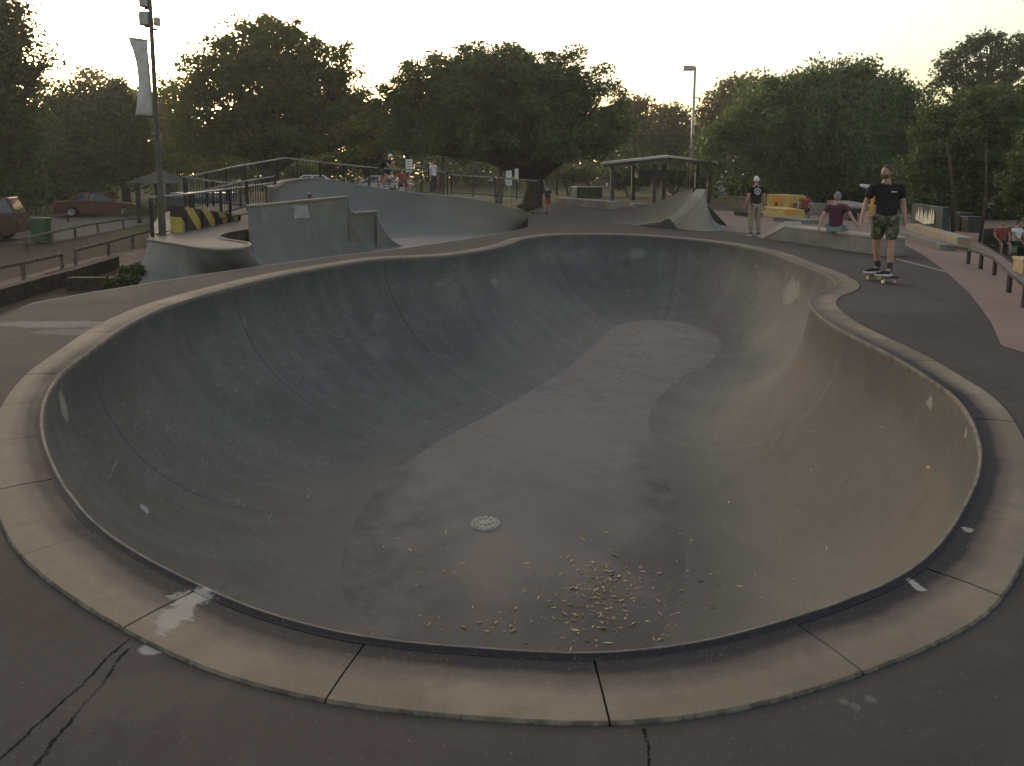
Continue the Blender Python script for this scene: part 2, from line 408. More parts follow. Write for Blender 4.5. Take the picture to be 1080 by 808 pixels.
bmesh.ops.recalc_face_normals(bm, faces=bm.faces[:])
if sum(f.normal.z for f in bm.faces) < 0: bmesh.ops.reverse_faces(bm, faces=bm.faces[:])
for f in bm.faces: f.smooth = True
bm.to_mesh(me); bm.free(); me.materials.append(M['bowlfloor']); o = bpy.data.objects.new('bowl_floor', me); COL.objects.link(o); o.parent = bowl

# coping: a rounded bead, then separate blocks
KW = []
for p in lip: KW.append(1-.24*min(max((p.x-1.6)/1.2, 0), 1)*min(max((7-p.y)/2.5, 0), 1)-.24*min(max((-p.x-2.0)/1.2, 0), 1)*min(max((8-p.y)/2.5, 0), 1))
def off(i, d, z): i %= NU; d = d if d < .05 else .05+(d-.05)*KW[i]; p = lip[i]+LN[i]*d; return Vector((p.x, p.y, z))
def coping_extra(t, col):
    uvn = t.n.new('ShaderNodeUVMap'); uvn.uv_map = 'c'; sp = t.n.new('ShaderNodeSeparateXYZ'); t.l.new(uvn.outputs[0], sp.inputs[0])
    v = t.math('ADD', sp.outputs[1], t.math('MULTIPLY', t.math('SUBTRACT', t.noise(2.2, 5, .6), .5), .11))
    nearside = t.map(t.xyz()[1], 9.0, 5.0, .3, 1)          # the side skated hardest is blackened with wax
    col = t.mix(t.math('MULTIPLY', t.map(v, .23, .13), t.math('MULTIPLY', nearside, .68)), col, (.062,.050,.053))
    col = t.mix(t.math('MULTIPLY', t.map(v, .14, .085), t.math('MULTIPLY', nearside, .9)), col, (.018,.020,.024))
    raw = sp.outputs[1]
    nose = t.map(raw, .017, .008); col = t.mix(t.math('MULTIPLY', nose, t.map(t.noise(9, 4), .3, .6, .45, .95)), col, (.17,.155,.13))
    spots = t.math('MULTIPLY', t.map(t.noise(95, 3, .6), .60, .70), t.map(raw, .33, .1, .10, .22)); col = t.mix(spots, col, (.30,.28,.24))
    edge = t.math('MULTIPLY', t.map(raw, .318, .332), t.map(t.noise(14, 4, .7), .4, .6)); col = t.mix(t.math('MULTIPLY', edge, .8), col, (.06,.05,.042))
    for (px, py, r, a) in ((190,645,(.07,.17,.2),.8),(205,630,(.09,.07,.2),.8),(176,662,(.05,.07,.1),.7),(966,618,(.025,.06,.1),.9),(1020,560,(.03,.03,.1),.8)):
        g = G(px, py); col = t.mix(t.math('MULTIPLY', t.blob(g, r, .6, 16), a), col, (.30,.28,.25))
    return col
M['coping'] = concrete('coping_concrete', (.205,.170,.128), .28, 1.5, rough=.8, extra=coping_extra, spec=.12)
PROF_BEAD = [(.008,-.06),(-.002,-.04),(-.006,-.02),(-.005,-.004),(.0,.006),(.009,.011),(.018,.009),(.028,.004),(.041,.002)]
def mkuv(o, UV):
    uvl = o.data.uv_layers.new(name='c')
    for l in o.data.loops: uvl.data[l.index].uv = UV[l.vertex_index]
mb = MB(); rows = []; UV = []
for i in range(NU+1):
    jit = .0025*noise.noise(Vector((i*.35, 0, 0)))+.002*noise.noise(Vector((i*1.3, 5, 0)))
    rows.append([off(i, d+jit, z) for d, z in PROF_BEAD]); UV += [(PER*i/NU, max(d, 0)) for d, z in PROF_BEAD]
mb.loft(rows)
o = mb.build('coping_nose', M['coping'], None, smooth=True); o.parent = bowl; o.matrix_parent_inverse = INV.copy(); mkuv(o, UV)
M['bead'] = concrete('pale_arris', (.22,.20,.16), .3, 1.4, rough=.7)
PROF_BLK = [(.041,-.05),(.041,.002),(.07,.002),(.12,.006),(.20,.011),(.325,.012),(.333,.005),(.335,-.06)]
nb = int(round(PER/.81)); u0 = lip_u(623, 689)
bow_inv_shift = INV
for b in range(nb):
    mb = MB(); ga = .0035
    ua = u0+PER*b/nb+ga; ub = u0+PER*(b+1)/nb-ga; rows = []; UV = []
    for k in range(11):
        u = (ua+(ub-ua)*k/10) % PER; fi = u/PER*NU; i = int(fi); f = fi-i; dz = RNG.normal(0, .0)
        row = []
        for d, z in PROF_BLK: row.append(off(i, d, z).lerp(off(i+1, d, z), f)); UV.append((ua+(ub-ua)*k/10, d))
        rows.append(row)
    tilt = random.uniform(-.002, .002)
    for r_ in rows:
        for v in r_: v.z += tilt
    mb.loft(rows); n = len(PROF_BLK)
    mb.f.append(list(range(n))[::-1]); mb.mi.append(0); mb.f.append(list(range(10*n, 11*n))); mb.mi.append(0)
    o = mb.build('coping_block', M['coping'], None, smooth='auto')
    mkuv(o, UV)
    o.parent = bowl; o.matrix_parent_inverse = INV.copy()
# steel grate at the bottom
M['drain'] = plain('drain_metal', (.34,.31,.26), .75, 0, .12, 12)
g = G(512, 551, -2.0); dz = -depth(g.y)
mb = MB(); mb.lathe([(.0,.018),(.05,.018),(.05,.014),(.10,.014),(.105,.018),(.145,.018),(.155,.012),(.165,-.01)], 28, (g.x, g.y, dz), cap=False)
mb.build('drain_cover', M['drain'], bowl, world=True, smooth='auto')
for r_, n in ((.075, 8), (.125, 14)):
    for k in range(n):
        a = 2*math.pi*k/n; mb = MB(); mb.lathe([(.010,.0205),(.001,.0205)], 6, (g.x+r_*math.cos(a), g.y+r_*math.sin(a), dz), cap=False)
        mb.build('drain_hole', M['rubber'], bowl, world=True)
# dead leaves blown together
t_ = NT('dry_leaves'); rnd = t_.n.new('ShaderNodeNewGeometry').outputs['Random Per Island']
M['dry'] = t_.done(t_.mix(rnd, (.20,.13,.055), (.70,.54,.28)), .8)
mb = MB()
def litter(px, py, sx, sy, n, lo=.02, hi=.055):
    for _ in range(n):
        q = bq(random.gauss(px, sx), random.gauss(py, sy)) if n < 400 else None
        if q is None or not inside(lipA, q.x, q.y): continue
        q.z = bowl_z(q.x, q.y)+.006; a = random.uniform(0, 6.28); L = random.uniform(lo, hi)*random.choice((.35,.5,.62,.62,.85)); w = L*random.uniform(.16, .34)
        e = Vector((math.cos(a), math.sin(a), random.uniform(-.1, .3))); s = Vector((-math.sin(a), math.cos(a), random.uniform(-.3,.3)))
        up = Vector((0,0,.3*w*2))
        # follow the wall
        def on(v): v = v.copy(); v.z = max(v.z, bowl_z(v.x, v.y)+.004); return v
        mb.add([on(q-e*L), on(q+s*w+up), on(q+e*L+up), on(q-s*w)], [(0,3,2,1)])
litter(632,630,18,28,200); litter(690,625,50,26,60); litter(650,640,60,28,110); litter(600,650,70,22,60); litter(470,640,60,40,30); litter(778,354,16,4,50); litter(760,480,90,90,30); litter(740,352,40,8,20)
tag(mb.build('leaf_litter', M['dry'], None), 'pale dry leaves scattered over the bottom of the bowl', 'leaves', kind='stuff')
# ------------------------------------------------------------- ground
def S(t): t = min(max(t, 0), 1); return t*t*(3-2*t)
def zg(x, y):
    left = S((4-x)/4)*(1-.8*S((y-44)/16))
    far = S((math.hypot(x, y)-75)/60)*1.0
    right = S((x-8-max(y-10, 0)*.42)/2.5)*S((48-y)/14)
    return -.03-.87*left-.85*right+far
def ground_extra(t, col):
    o = t.xyz()
    dirt = t.math('MULTIPLY', t.map(o[0], -4, -8), t.map(o[1], 33, 27))
    edge = t.math('ADD', dirt, t.math('MULTIPLY', t.math('SUBTRACT', t.noise(1.2, 4), .5), .8), clamp=True)
    d = t.mix(t.noise(14, 5, .7), (.045,.032,.024), (.11,.082,.06))
    return t.mix(edge, col, d)
t = NT('grass_ground'); c0 = t.mix(t.map(t.noise(.35, 5), .35, .65), (.070,.078,.030), (.13,.115,.055))
c0 = t.mix(t.map(t.noise(9, 4), .45, .7), c0, (.045,.05,.02)); c0 = ground_extra(t, c0); t.bump(t.noise(20, 5), .5, .05)
M['ground'] = t.done(c0, .95, 0, .1)
def axis(pts):
    r = []
    for a, b, n in pts: r += list(np.linspace(a, b, n, endpoint=False))
    return r
xs = axis([(-300,-120,10),(-120,-40,24),(-40,20,75),(20,120,26),(120,300,8)])+[300]
ys = axis([(-120,-10,8),(-10,60,80),(60,150,24),(150,300,8)])+[300]
mb = MB(); nx = len(xs)
mb.v = [Vector((x, y, zg(x, y))) for y in ys for x in xs]
for j in range(len(ys)-1):
    for i in range(nx-1):
        if -6.2 < xs[i+1] and xs[i] < 7.2 and .6 < ys[j+1] and ys[j] < 22: continue
        mb.f.append([j*nx+i, j*nx+i+1, (j+1)*nx+i+1, (j+1)*nx+i]); mb.mi.append(0)
tag(mb.build('ground', M['ground'], None, smooth=True), kind='structure')

# ------------------------------------------------------------- park deck, with a hole for the bowl
hole = [off(i, .335, 0) for i in range(0, NU, 2)]
FLZ = -.5
edge_px = [(0,334),(37,320),(100,308.5),(155,299.5),(215,290),(270,282),(350,271),(430,261.5),(500,251),(535,245),(557,239.5)]
edge = [G(*q) for q in edge_px]
deck_poly = [Vector((-16,-8,0)), Vector((-16,1.5,0)), Vector((-11,5.5,0))]+edge+[G(557,227,0), Vector((1.5,38,0)), Vector((3,48,0)), Vector((44,48,0)), Vector((34,34,0)), Vector((16,24,0)), Vector((12.4,18.6,0)), Vector((10.9,15.6,0)), Vector((9.75,13.5,0)), Vector((8.35,10.2,0)), Vector((8.0,5,0)), Vector((8.0,-8,0))]
def deck_extra(t, col):
    for a, b, w in (((138,672),(-4,806),.008),((136,684),(30,815),.009),((678,768),(684,815),.008),((1052,545),(1100,556),.006),((905,340),(1080,420),.004),((560,243),(640,246),.01)):
        col = crack_line(t, col, G(*a), G(*b), w, (.008,.007,.006))
    for (px, py, r, a, c) in ((60,342,(.9,.22,.3),.8,(.20,.19,.17)),(95,350,(.7,.2,.3),.6,(.19,.18,.16)),(150,735,(.28,.14,.1),.45,(.11,.095,.085)),(162,684,(.06,.035,.1),.95,(.30,.28,.25)),(890,740,(.02,.018,.1),.6,(.15,.14,.12)),(902,745,(.018,.018,.1),.6,(.15,.14,.12)),(918,737,(.02,.018,.1),.6,(.15,.14,.12)),(780,246,(2.0,1.2,.3),.3,(.12,.11,.10)),(930,320,(1.2,.9,.3),.25,(.13,.115,.10)),(340,760,(.6,.3,.2),.25,(.1,.085,.075))):
        col = t.mix(t.math('MULTIPLY', t.blob(G(px, py), r, .3, 5), a), col, c)
    # the surface just outside the coping: dust worn in
    col = t.mix(t.math('MULTIPLY', t.map(t.noise(4.5, 8, .75, dist=1.0), .54, .70), .4), col, (.052,.044,.038))
    col = t.mix(t.math('MULTIPLY', t.map(t.noise(1.1, 7, .7, dist=1.6), .56, .72), .35), col, (.125,.108,.096))
    col = t.mix(t.math('MULTIPLY', t.map(t.noise(160, 2), .56, .68), .35), col, (.04,.035,.03))
    spk = t.map(t.noise(70, 2), .66, .74)
    col = t.mix(t.math('MULTIPLY', spk, .35), col, (.24,.22,.19))
    return col
M['deck'] = concrete('deck_concrete', (.079,.069,.062), .22, .8, rough=.9, extra=deck_extra, spec=.08)
M['deck2'] = concrete('far_deck_concrete', (.125,.108,.095), .18, .5, rough=.8)
M['pink'] = concrete('pink_concrete', (.20,.135,.108), .16, .5, rough=.85)
def poly_mesh(name, poly, holes, mat, skirt=1.0, z=None):
    loops = [poly]+holes; tris = tessellate_polygon(loops); pts = [p for l in loops for p in l]
    mb = MB(); mb.add(pts, [tuple(t) for t in tris])
    n = len(poly)
    if skirt:
        b = mb.add([Vector((p.x, p.y, p.z)) for p in poly]+[Vector((p.x, p.y, p.z-skirt)) for p in poly], [])
        for i in range(n): mb.f.append([b+i, b+(i+1)%n, b+n+(i+1)%n, b+n+i]); mb.mi.append(0)
    o = mb.build(name, mat)
    me = o.data; up = [i for i, p in enumerate(me.polygons) if len(p.vertices) == 3 and p.normal.z < 0]
    bm = bmesh.new(); bm.from_mesh(me); bm.faces.ensure_lookup_table()
    bmesh.ops.reverse_faces(bm, faces=[bm.faces[i] for i in up]); bm.to_mesh(me); bm.free()
    return o
tag(poly_mesh('deck', deck_poly, [hole], M['deck'], 1.0), kind='structure')
# thin pale arris of the deck edge, seen as a light line
mb = MB(); mb.tube([e+Vector((-.012,.01,-.012)) for e in edge[:-1]], .022, 6)
tag(mb.build('deck_kerb', M['bead'], None, smooth=True), kind='structure')
# pink concrete sheet on the right
pk = [G(*q) for q in ((748,231),(757,243),(800,247.5))]+[Vector((7.6,19.0,0)), Vector((8.15,15.6,0))]+[G(*q) for q in ((949,256),(972,268),(996,285.5),(1023,310),(1045,340),(1056,365),(1085,374))]+[Vector((7.6,5,0)), Vector((7.9,5.2,0)), Vector((8.28,10.2,0)), Vector((9.68,13.5,0)), Vector((10.8,15.6,0)), Vector((12.3,18.6,0)), Vector((15.9,24,0)), Vector((30,32,0)), Vector((10,36,0))]
for p in pk: p.z = .005
tag(poly_mesh('pink_path', pk, [], M['pink'], 0), kind='structure')
b_ = [Vector(p) for p in (G(945,272.5), G(998,286.5), G(998,288), G(945,274.5))]
for p in b_: p.z = .009
mb = MB(); mb.add(b_, [(0,3,2,1)]); M['patch'] = concrete('grey_strip', (.17,.15,.135), .15)
tag(mb.build('concrete_strip', M['patch'], None), kind='structure')

# lower bowl: its floor and the walls
low = [Vector((p.x+.0, p.y-.0, FLZ)) for p in edge[4:]]+[Vector((1.0,30,FLZ)), Vector((-8,31,FLZ)), Vector((-8,20,FLZ)), Vector((-6.4,13.8,FLZ)), Vector((-5.6,11.4,FLZ))]
M['lower'] = concrete('lower_bowl_concrete', (.155,.150,.135), .2, .5, rough=.7)
tag(poly_mesh('lower_floor', low, [], M['lower'], 0), kind='structure')

def qp_rows(lipc, foot, zl, zf, n=12, pw=2.0):
    rows = []
    for k in range(n+1):
        t = k/n; row = []
        for a, b in zip(lipc, foot):
            z = zf+(a.z-zf)*(.6*(1-t)**1.75+.4*(1-math.sqrt(max(1-(1-t)**2, 0))))
            row.append(Vector((a.x+(b.x-a.x)*t, a.y+(b.y-a.y)*t, z)))
        rows.append(row)
    return rows
def resample(P, n):
    L = [0]
    for a, b in zip(P, P[1:]): L.append(L[-1]+(b-a).length)
    out = []
    for k in range(n+1):
        u = L[-1]*k/n
        for i in range(len(P)-1):
            if u <= L[i+1]+1e-9: break
        f = (u-L[i])/max(L[i+1]-L[i], 1e-9); out.append(P[i].lerp(P[i+1], f))
    return out
def smoothp(P, it):
    for _ in range(it): P = [P[0]]+[(P[i-1]+P[i]*2+P[i+1])/4 for i in range(1, len(P)-1)]+[P[-1]]
    return P
def quad_dirt(t, col):
    st = t.noise(1, 5, .65, vec=t.scalev((1.5, 1.5, .35)))
    col = t.mix(t.math('MULTIPLY', t.map(st, .5, .72), .5), col, (.24,.24,.21))
    return col
M['ramp'] = concrete('ramp_concrete', (.150,.150,.132), .22, .8, rough=.7, extra=quad_dirt)
M['ramp_brown'] = concrete('ramp_side_concrete', (.13,.115,.095), .25, 1, rough=.75)
M['steel'] = plain('steel_edge', (.30,.29,.26), .4, .5, .15)

# (a) platform with the curved lip, left
PZ = .28
pl_px = [(156,253.7),(172,256),(187.5,258.5),(206,261.5),(225,264),(240,264.3),(255,263),(265,260),(263,257),(252,255.5),(240,254),(231,251.5),(230,249.5),(236,247),(250,244.5),(262,242.5)]
plip = smoothp(resample([G(px, py, PZ) for px, py in pl_px], 60), 3)
ft_px = [(118,318),(150,312),(185,306),(215,302),(245,297),(275,292),(296,286),(300,281),(300,277),(296,274),(292,271),(288,268),(286,266),(288,264),(292,262),(296,260)]
pfoot = smoothp(resample([G(px, py, FLZ) for px, py in ft_px], 60), 3)
rp = thing('curved_ramp', 'low concrete ramp with a tongue shaped lip left of the tall quarter pipe', 'skate ramp', (-6.5, 14, FLZ))
rows = qp_rows(plip, pfoot, PZ, FLZ, 12)
mb = MB(); mb.loft(rows); mb.build('ramp_face', M['ramp'], rp, world=True, smooth=True)
back = [G(290,232,PZ), G(262,214,PZ)+Vector((0,3,0)), G(200,216,PZ), G(168,226,PZ), G(160,240,PZ)]
top = plip+back
tris = tessellate_polygon([top]); mb = MB(); mb.add([v+Vector((0,0,.0)) for v in top], [tuple(q) for q in tris])
n = len(top); b = mb.add([v-Vector((0,0,1.1)) for v in top], [])
for i in range(60, n): mb.f.append([i, (i+1)%n, b+(i+1)%n, b+i]); mb.mi.append(0)
# the end flank of the ramp
e0 = [r[0] for r in rows]; bb = mb.add(e0+[Vector((v.x, v.y, -.95)) for v in e0], [])
for i in range(len(e0)-1): mb.f.append([bb+i, bb+i+1, bb+len(e0)+i+1, bb+len(e0)+i]); mb.mi.append(0)
mb.build('ramp_top', M['deck2'], rp, world=True)
mb = MB(); mb.tube([v+Vector((0,0,.012)) for v in plip], .028, 6); mb.build('steel_edge', M['bead'], rp, world=True, smooth=True)

# (b) tall quarter pipe in the middle of the lower bowl
def quarter(name, label, L0, L1, F0, F1, depth_back, sidemat):
    q = thing(name, label, 'skate ramp', ((F0.x+F1.x)/2, (F0.y+F1.y)/2, FLZ))
    n = 24; lipc = [L0.lerp(L1, k/n) for k in range(n+1)]; foot = [F0.lerp(F1, k/n) for k in range(n+1)]
    rows = qp_rows(lipc, foot, 0, FLZ, 14); mb = MB(); mb.loft(rows); mb.build('ramp_face', M['ramp'], q, world=True, smooth=True)
    bk = Vector((-.28, 1, 0)).normalized()
    mb = MB(); B0 = L0+bk*depth_back; B1 = L1+bk*depth_back
    mb.add([L0, L1, B1, B0], [(0,1,2,3)])
    for rr, B, fl in (([r[0] for r in rows], B0, 1), ([r[-1] for r in rows], B1, 0)):
        top_ = [B]+rr; b = mb.add(top_+[Vector((v.x, v.y, FLZ-.02)) for v in top_], [])
        m = len(top_)
        for i in range(m-1): mb.f.append([b+i, b+i+1, b+m+i+1, b+m+i]); mb.mi.append(0)
    mb.add([B0, B1, Vector((B1.x, B1.y, FLZ)), Vector((B0.x, B0.y, FLZ))], [(0,1,2,3)])
    mb.build('ramp_side', sidemat, q, world=True)
    mb = MB(); mb.bar(L0+bk*.05+Vector((0,0,.02)), L1+bk*.05+Vector((0,0,.02)), .16, .055); mb.build('lip_edge', M['bead'], q, world=True, bevel=.01)
    return q
def flank(L, F): pass
qt = quarter('quarter_pipe', 'tall concrete quarter pipe with a pale square sticker mark near its top', W(261,218.5,16.5), W(367,208.5,18.5), G(276,292,FLZ), G(396,268,FLZ), .9, M['ramp_brown'])
# pale painted square
L0, L1 = W(308,215,16.5), W(325,214,16.7)
mb = MB()
def onface(px, py, A0=W(261,218.5,16.5), A1=W(367,208.5,18.5), B0=G(276,292,FLZ), B1=G(396,268,FLZ)):
    best = None
    for i in range(61):
        for j in range(61):
            u, t = i/60, j/240; a = A0.lerp(A1, u); f = B0.lerp(B1, u)
            z = FLZ+(a.z-FLZ)*(.6*(1-t)**1.75+.4*(1-math.sqrt(max(1-(1-t)**2, 0)))); p = Vector((a.x+(f.x-a.x)*t, a.y+(f.y-a.y)*t, z))
            d = p-Vector((0,0,EYE)); r = ray(px, py); e = d.normalized().cross(r.normalized()).length
            if best is None or e < best[0]: best = (e, p)
    return best[1]
nr = Vector((.25,-1,.35)).normalized()*.03
sq = [[onface(309+15.5*i/4+ j*.4, 216.5+14*j/6)+nr for i in range(5)] for j in range(7)]
mb.loft(sq); M['sticker'] = concrete('pale_patch', (.30,.31,.28), .25, 4); mb.build('painted_patch', M['sticker'], qt, world=True)
q2 = quarter('low_quarter_pipe', 'small low quarter pipe set against the right side of the tall one', W(371,226,19.2), W(397,224,20), G(396,267,FLZ), G(428,259,FLZ), .8, M['ramp'])

# (c) long far wall of the lower bowl with its platform
fw = [(284,199,19.5),(296,193,22),(315,189.5,24.5),(330,188.3,26),(350,190.5,27),(375,195.5,27.5),(400,199.5,28),(435,204,28),(470,207.3,28),(500,210,27.6),(528,216.5,27.6),(545,221.5,27.8),(557,226,28.5)]
fw_ = smoothp(resample([W(*q) for q in fw], 70), 2)
foot_px = [(300,262),(320,260),(345,258),(360,256),(380,254),(395,252.5),(410,251.5),(435,250),(465,248.5),(495,247.5),(525,245.5),(545,243.5),(556,242)]
ff_ = smoothp(resample([G(px, py, FLZ) for px, py in foot_px], 70), 2)
wl = thing('far_bowl_wall', 'long curved concrete wall at the back of the lower bowl with a raised platform on top', 'skate ramp', (-6, 27, FLZ))
def warm_end(t, col):
    o = t.xyz(); f = t.map(o[0], 1.0, 6.0, 0, .75)
    return t.mix(t.math('MULTIPLY', f, t.map(t.noise(.8, 4), .3, .6, .5, 1)), col, (.235,.205,.155))
M['farwall'] = concrete('far_wall_concrete', (.135,.140,.128), .2, .5, rough=.75, extra=warm_end)
mb = MB(); mb.loft(qp_rows(fw_, ff_, 0, FLZ, 14)); mb.build('wall_face', M['farwall'], wl, world=True, smooth=True)
bkp = [Vector((v.x*1.18-.8, v.y+5.5, max(v.z, .72 if k < 60 else v.z))) for k, v in enumerate(fw_)]
mb = MB(); rows = [fw_, [v+Vector((0,.5,.0)) for v in fw_], [a.lerp(c, .5) for a, c in zip(fw_, bkp)], bkp, [Vector((v.x, v.y+.01, -1)) for v in bkp]]
mb.loft(rows); mb.build('platform', M['deck2'], wl, world=True, smooth='auto')
e0 = [fw_[0], bkp[0]]; mb = MB(); mb.add([fw_[0], bkp[0], Vector((bkp[0].x, bkp[0].y, -1)), Vector((fw_[0].x, fw_[0].y, -1))], [(0,1,2,3)])
mb.add([fw_[0], ff_[0], Vector((fw_[0].x, fw_[0].y, -1))], [(0,1,2)])
mb.build('platform_end', M['deck2'], wl, world=True)
mb = MB(); mb.tube([v+Vector((0,.02,.01)) for v in fw_], .035, 6); mb.build('coping', M['bead'], wl, world=True, smooth=True)

# (d) hip ramp that rises to a rounded peak
wave = thing('hip_ramp', 'concrete hip ramp rising in a curve to a rounded peak behind the bowl', 'skate ramp', (4.8, 24, 0))
def curve(P, n=28): return smoothp(resample([Vector(p) for p in P], n), 2)
Bt = curve([G(640,234.5,.0), W(665,228,25.2), W(685,217.5,24.9), W(703,209,24.6), W(719,202.3,24.2), W(730,199,23.9)])
Fo = curve([G(668,238.2,.0), W(697,234,23.2), W(712,226,23.0), W(722,217,22.9), W(730,208,22.8), W(734,200.8,23.0)])
Co = [v+Vector((.26,-.14,-.01)) for v in Fo]
Ba = curve([G(670,239), G(700,240.5), G(720,242), G(736,243.5), G(747,244), G(753,243.6)])
mb = MB()
mid = [[a.lerp(c, k/6)-Vector((0,0,.10*math.sin(math.pi*k/6)*S(i/10))) for i, (a, c) in enumerate(zip(Bt, Fo))] for k in range(7)]
mb.loft(mid); mb.loft([Fo, [Vector((v.x,v.y,-.05)) for v in Fo]]); M['wave_in'] = concrete('ramp_shaded_concrete', (.062,.057,.048), .2, 1); mb.build('ramp_face', M['wave_in'], wave, world=True, smooth=True)  # inner face darkened: its shade is painted into the colour
mb = MB(); up = Vector((0,0,.045))
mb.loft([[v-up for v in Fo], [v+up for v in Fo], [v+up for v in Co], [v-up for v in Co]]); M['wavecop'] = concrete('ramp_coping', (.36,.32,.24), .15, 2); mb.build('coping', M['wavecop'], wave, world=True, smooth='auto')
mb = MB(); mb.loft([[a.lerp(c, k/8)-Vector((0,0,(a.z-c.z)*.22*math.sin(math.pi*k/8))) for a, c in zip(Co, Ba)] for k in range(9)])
M['wave_out'] = concrete('ramp_lit_concrete', (.26,.235,.18), .2, 1.2); mb.build('ramp_flank', M['wave_out'], wave, world=True, smooth=True)  # flank lightened against the inner face, light put into its colour
pk0, pk1 = Co[-1], Bt[-1]; tip = [pk0, pk0.lerp(pk1, .5)+Vector((.12,0,.03)), pk1]
ftp = [Ba[-1], G(762,243.5), G(767,238)]
mb = MB(); nn = 10; A = smoothp(resample(tip, nn), 2); C = smoothp(resample(ftp, nn), 1)
mb.loft([[a+Vector(((c.x-a.x)*t, (c.y-a.y)*t, (c.z-a.z)*math.sin(t*math.pi/2)**.8)) for a, c in zip(A, C)] for t in [k/10 for k in range(11)]])
mb.loft([Bt, [Vector((v.x, v.y+1.2*v.z, 0)) for v in Bt]]); mb.add([pk1, Vector((pk1.x, pk1.y+1.4, 0)), C[-1]], [(0,1,2)])
mb.build('ramp_back', M['ramp'], wave, world=True, smooth=True)

# ------------------------------------------------------------- ledges
M['ledge'] = concrete('ledge_concrete', (.19,.175,.155), .3, 1.5, rough=.75)
M['ledgetop'] = concrete('ledge_top', (.30,.25,.215), .15, 1.5, rough=.6)
M['marble'] = concrete('pale_slab', (.42,.37,.31), .18, 3, rough=.5)
def ledge(name, label, A, B, wid, h, cat='ledge', slab=None, body=None, group=None):
    """A,B: front base points; body extends away (to +normal)"""
    d = (B-A).normalized(); nrm = Vector((-d.y, d.x, 0))
    if nrm.y < 0 and abs(d.y) < .9: nrm = -nrm
    if abs(d.y) >= .9 and nrm.x < 0: nrm = -nrm
    l = thing(name, label, cat, ((A+B)/2).to_tuple(), 0, group)
    c = (A+B)/2+nrm*wid/2; ang = math.atan2(d.y, d.x); L = (B-A).length
    mb = MB(); mb.box(c+Vector((0,0,h/2-.03)), (L, wid, h-.06), ang); mb.build('ledge_body', body or M['ledge'], l, world=True, bevel=.01)
    mb = MB(); mb.box(c+Vector((0,0,h-.028)), (L+.04, wid+.04, .06), ang); mb.build('top_slab', slab or M['ledgetop'], l, world=True, bevel=.012)
    return l, d, nrm
A_, B_ = G(829,255), (G(934,270.5))
lg, d_, n_ = ledge('concrete_ledge', 'long grey concrete ledge with pale slanted end slab, a man sitting on it', A_, B_, .48, .42)
e = -d_; P0 = A_+e*1.02; U = Vector((0,0,.415))
mb = MB(); mb.add([P0, A_, A_+n_*.46, P0+n_*.46, A_+U, A_+n_*.46+U], [(0,1,4),(3,5,2),(0,4,5,3),(1,2,5,4),(0,3,2,1)])
mb.build('slanted_end', M['ledge'], lg, world=True)
f0 = -n_*.012; q4 = [P0+e*.30, P0, A_+Vector((0,0,.41))+e*.02, A_+Vector((0,0,.53))+e*.10]
mb = MB(); mb.add([c+f0 for c in q4]+[c+n_*.48 for c in q4], [(0,1,2,3),(4,7,6,5),(0,3,7,4),(2,6,7,3),(1,5,6,2),(0,4,5,1)]); mb.build('end_slab', M['marble'], lg, world=True)
# far low wall behind the child
ledge('low_wall', 'long low brown concrete wall on the far deck behind the child', G(583,213.5,0)+Vector((0,-3,0)), G(643,221,0), .5, .42)
tag(ledge('step_edge', 'thin dark concrete kerb left of the rounded ramp peak', G(668,217.5), G(682,217.5), .5, .14)[0], cat='kerb')
# painted blocks
def paint(name, base, cols, ns=2.2):
    t = NT(name); col = base; v = t.n.new('ShaderNodeTexVoronoi'); v.inputs['Scale'].default_value = ns
    t.l.new(t.scalev((1,1,1.6)), v.inputs['Vector']); col = t.mix(.0, base, base)
    for k, c in enumerate(cols):
        m = t.map(t.noise(ns*(1+.3*k), 2, .4, vec=t.scalev((1,1,1.4)), dist=1.2+k*.3), .52+.01*k, .54+.01*k)
        col = t.mix(m, col, c)
    col = t.mix(t.math('MULTIPLY', t.map(t.noise(30, 4), .5, .7), .3), col, (.06,.055,.05))
    return t.done(col, .7)
M['yellow_art'] = paint('yellow_mural', (.52,.36,.08), [(.60,.28,.04),(.50,.44,.20)])
M['red_art'] = paint('red_mural', (.17,.13,.09), [(.26,.06,.03),(.14,.15,.08)], 1.2)
M['dark_art'] = paint('dark_mural', (.022,.035,.033), [(.015,.015,.015),(.03,.06,.055)], 2)
M['multi'] = paint('faded_mural', (.30,.24,.17), [(.35,.28,.10),(.13,.22,.21),(.30,.2,.14)], 1.1)
M['orange'] = plain('orange_paint', (.62,.26,.03), .6); M['black'] = plain('black_paint', (.02,.02,.02), .6); M['cream'] = plain('cream_paint', (.62,.58,.42), .6)
ledge('manual_pad', 'low wide block painted yellow with dark round shapes beside the standing man', G(800,226.5), G(826,230.5), .9, .38, 'ledge', M['yellow_art'], M['yellow_art'])
ar = thing('painted_block', 'higher painted block with an orange arch shape on yellow', 'block', G(826,224.5).to_tuple())
a0, a1 = G(808,223.5), G(832,225.5); dd = (a1-a0).normalized(); an = math.atan2(dd.y, dd.x)
nf = Vector((dd.y,-dd.x,0)); mb = MB(); mb.box((a0+a1)/2-nf*.45+Vector((0,0,.44)), ((a1-a0).length, .9, .88), an); mb.build('block', M['yellow_art'], ar, world=True, bevel=.02)
mb = MB(); c = (a0+a1)/2+Vector((0,-.0,0)); nf = Vector((dd.y,-dd.x,0))
def arch(r0, z0, off_):
    pts = [(-r0, 0)]+[(-r0*math.cos(t)*.8-.0, z0*(.45+.55*math.sin(t))) for t in [k*math.pi/10 for k in range(11)]]+[(r0, 0)]
    return [c+nf*off_+dd*x+Vector((0,0,.34+z)) for x, z in pts]
